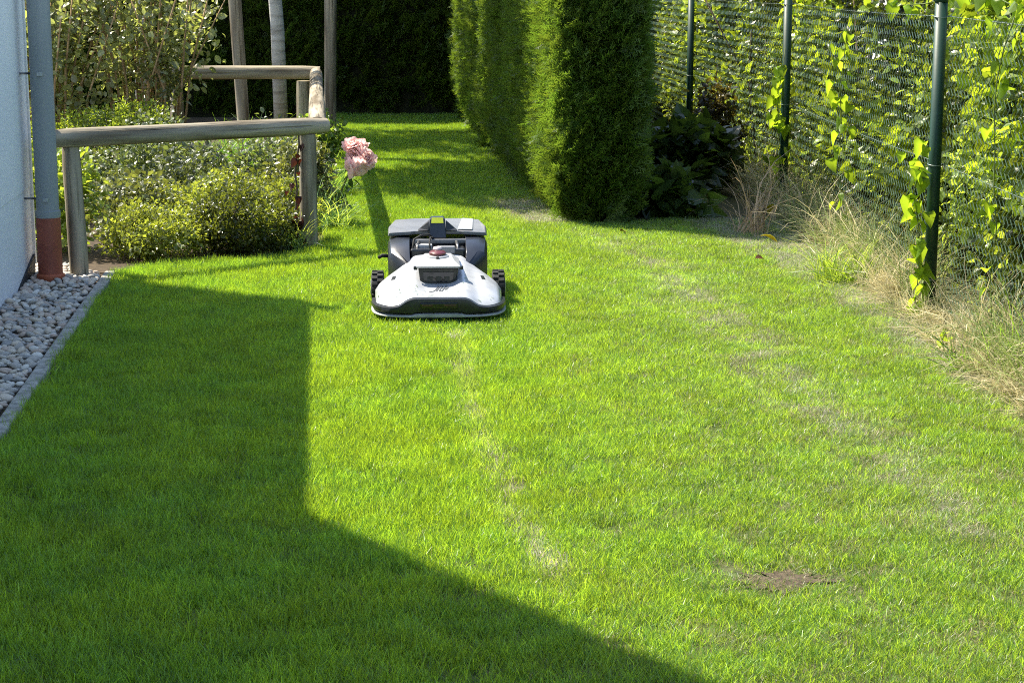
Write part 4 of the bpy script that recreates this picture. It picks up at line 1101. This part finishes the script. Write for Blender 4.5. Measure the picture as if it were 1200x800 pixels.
MB().tube([(-.205, .52, .17), (-.235, .52, .172), (-.25, .51, .165)], .008, 8).build('side_lever', M['rubber'], mw, True)
# wheels with tread blocks
def wheel(x, y, r, wd):
    root_t = MB().tube([(x - wd / 2, y, r), (x - wd / 2 + .006, y, r), (x + wd / 2 - .006, y, r), (x + wd / 2, y, r)], [r * .86, r * .93, r * .93, r * .86], 28)
    for k in range(16):
        for side in (-1, 1):
            a = 2 * math.pi * (k + (.5 if side > 0 else 0)) / 16
            c = (x + side * wd * .22, y + math.cos(a) * r * .95, r + math.sin(a) * r * .95)
            ca, sa = math.cos(a), math.sin(a); hx, ht, hr = wd * .23, r * .10, r * .07; vs = []
            for e in (-1, 1):
                for (p, q) in ((-1, -1), (1, -1), (1, 1), (-1, 1)):
                    lx = p * hx; lt = q * ht; lr = e * hr
                    vs.append((c[0] + lx, c[1] + ca * lr - sa * lt, c[2] + sa * lr + ca * lt))
            root_t.put(vs, ((0, 3, 2, 1), (4, 5, 6, 7), (0, 1, 5, 4), (1, 2, 6, 5), (2, 3, 7, 6), (3, 0, 4, 7)))
    wl = root_t.build('wheel', M['rubber'], mw, bevel=.0015)
    s = 1 if x > 0 else -1
    MB().tube([(x + s * wd * .48, y, r), (x + s * wd * .56, y, r)], [r * .6, r * .45], 20).build('hub', M['silver'], wl, True)
for s in (-1, 1): wheel(s * .250, .335, .068, .052)
for s in (-1, 1): wheel(s * .13, .80, .055, .05)

cg = np.random.default_rng(8); V = []; F = []; vc = []
for k in range(36):
    x = cg.uniform(-.25, .25); yy = y0f(x / .258) + .01 + abs(cg.normal(0, .06)); z = hood_z(x, yy) + .002
    if abs(x) < .09 and yy > .13: continue
    a = cg.uniform(0, 6.28); L = cg.uniform(.006, .016); d = np.array([math.cos(a), math.sin(a)]) * L / 2; nn_ = np.array([-d[1], d[0]]) * .14; b = len(V)
    for q in (-d - nn_, d - nn_, d + nn_, -d + nn_): V.append((x + q[0], yy + q[1], hood_z(x + q[0], max(yy + q[1], 0)) + .0025))
    F.append((b, b + 1, b + 2, b + 3)); vc += [cg.random()] * 4
o = obj('grass_clippings', V, F, M['rose_leaf'], mw, vcol=vc); o['kind'] = 'stuff'
def kids(o):
    for c in o.children:
        yield c; yield from kids(c)
done = set()
for c in kids(mw):
    if c.data.name in done: continue
    done.add(c.data.name)
    for v in c.data.vertices:
        if v.co.y < .30: v.co.y = .30 - (.30 - v.co.y) * 1.36
    c.data.update()
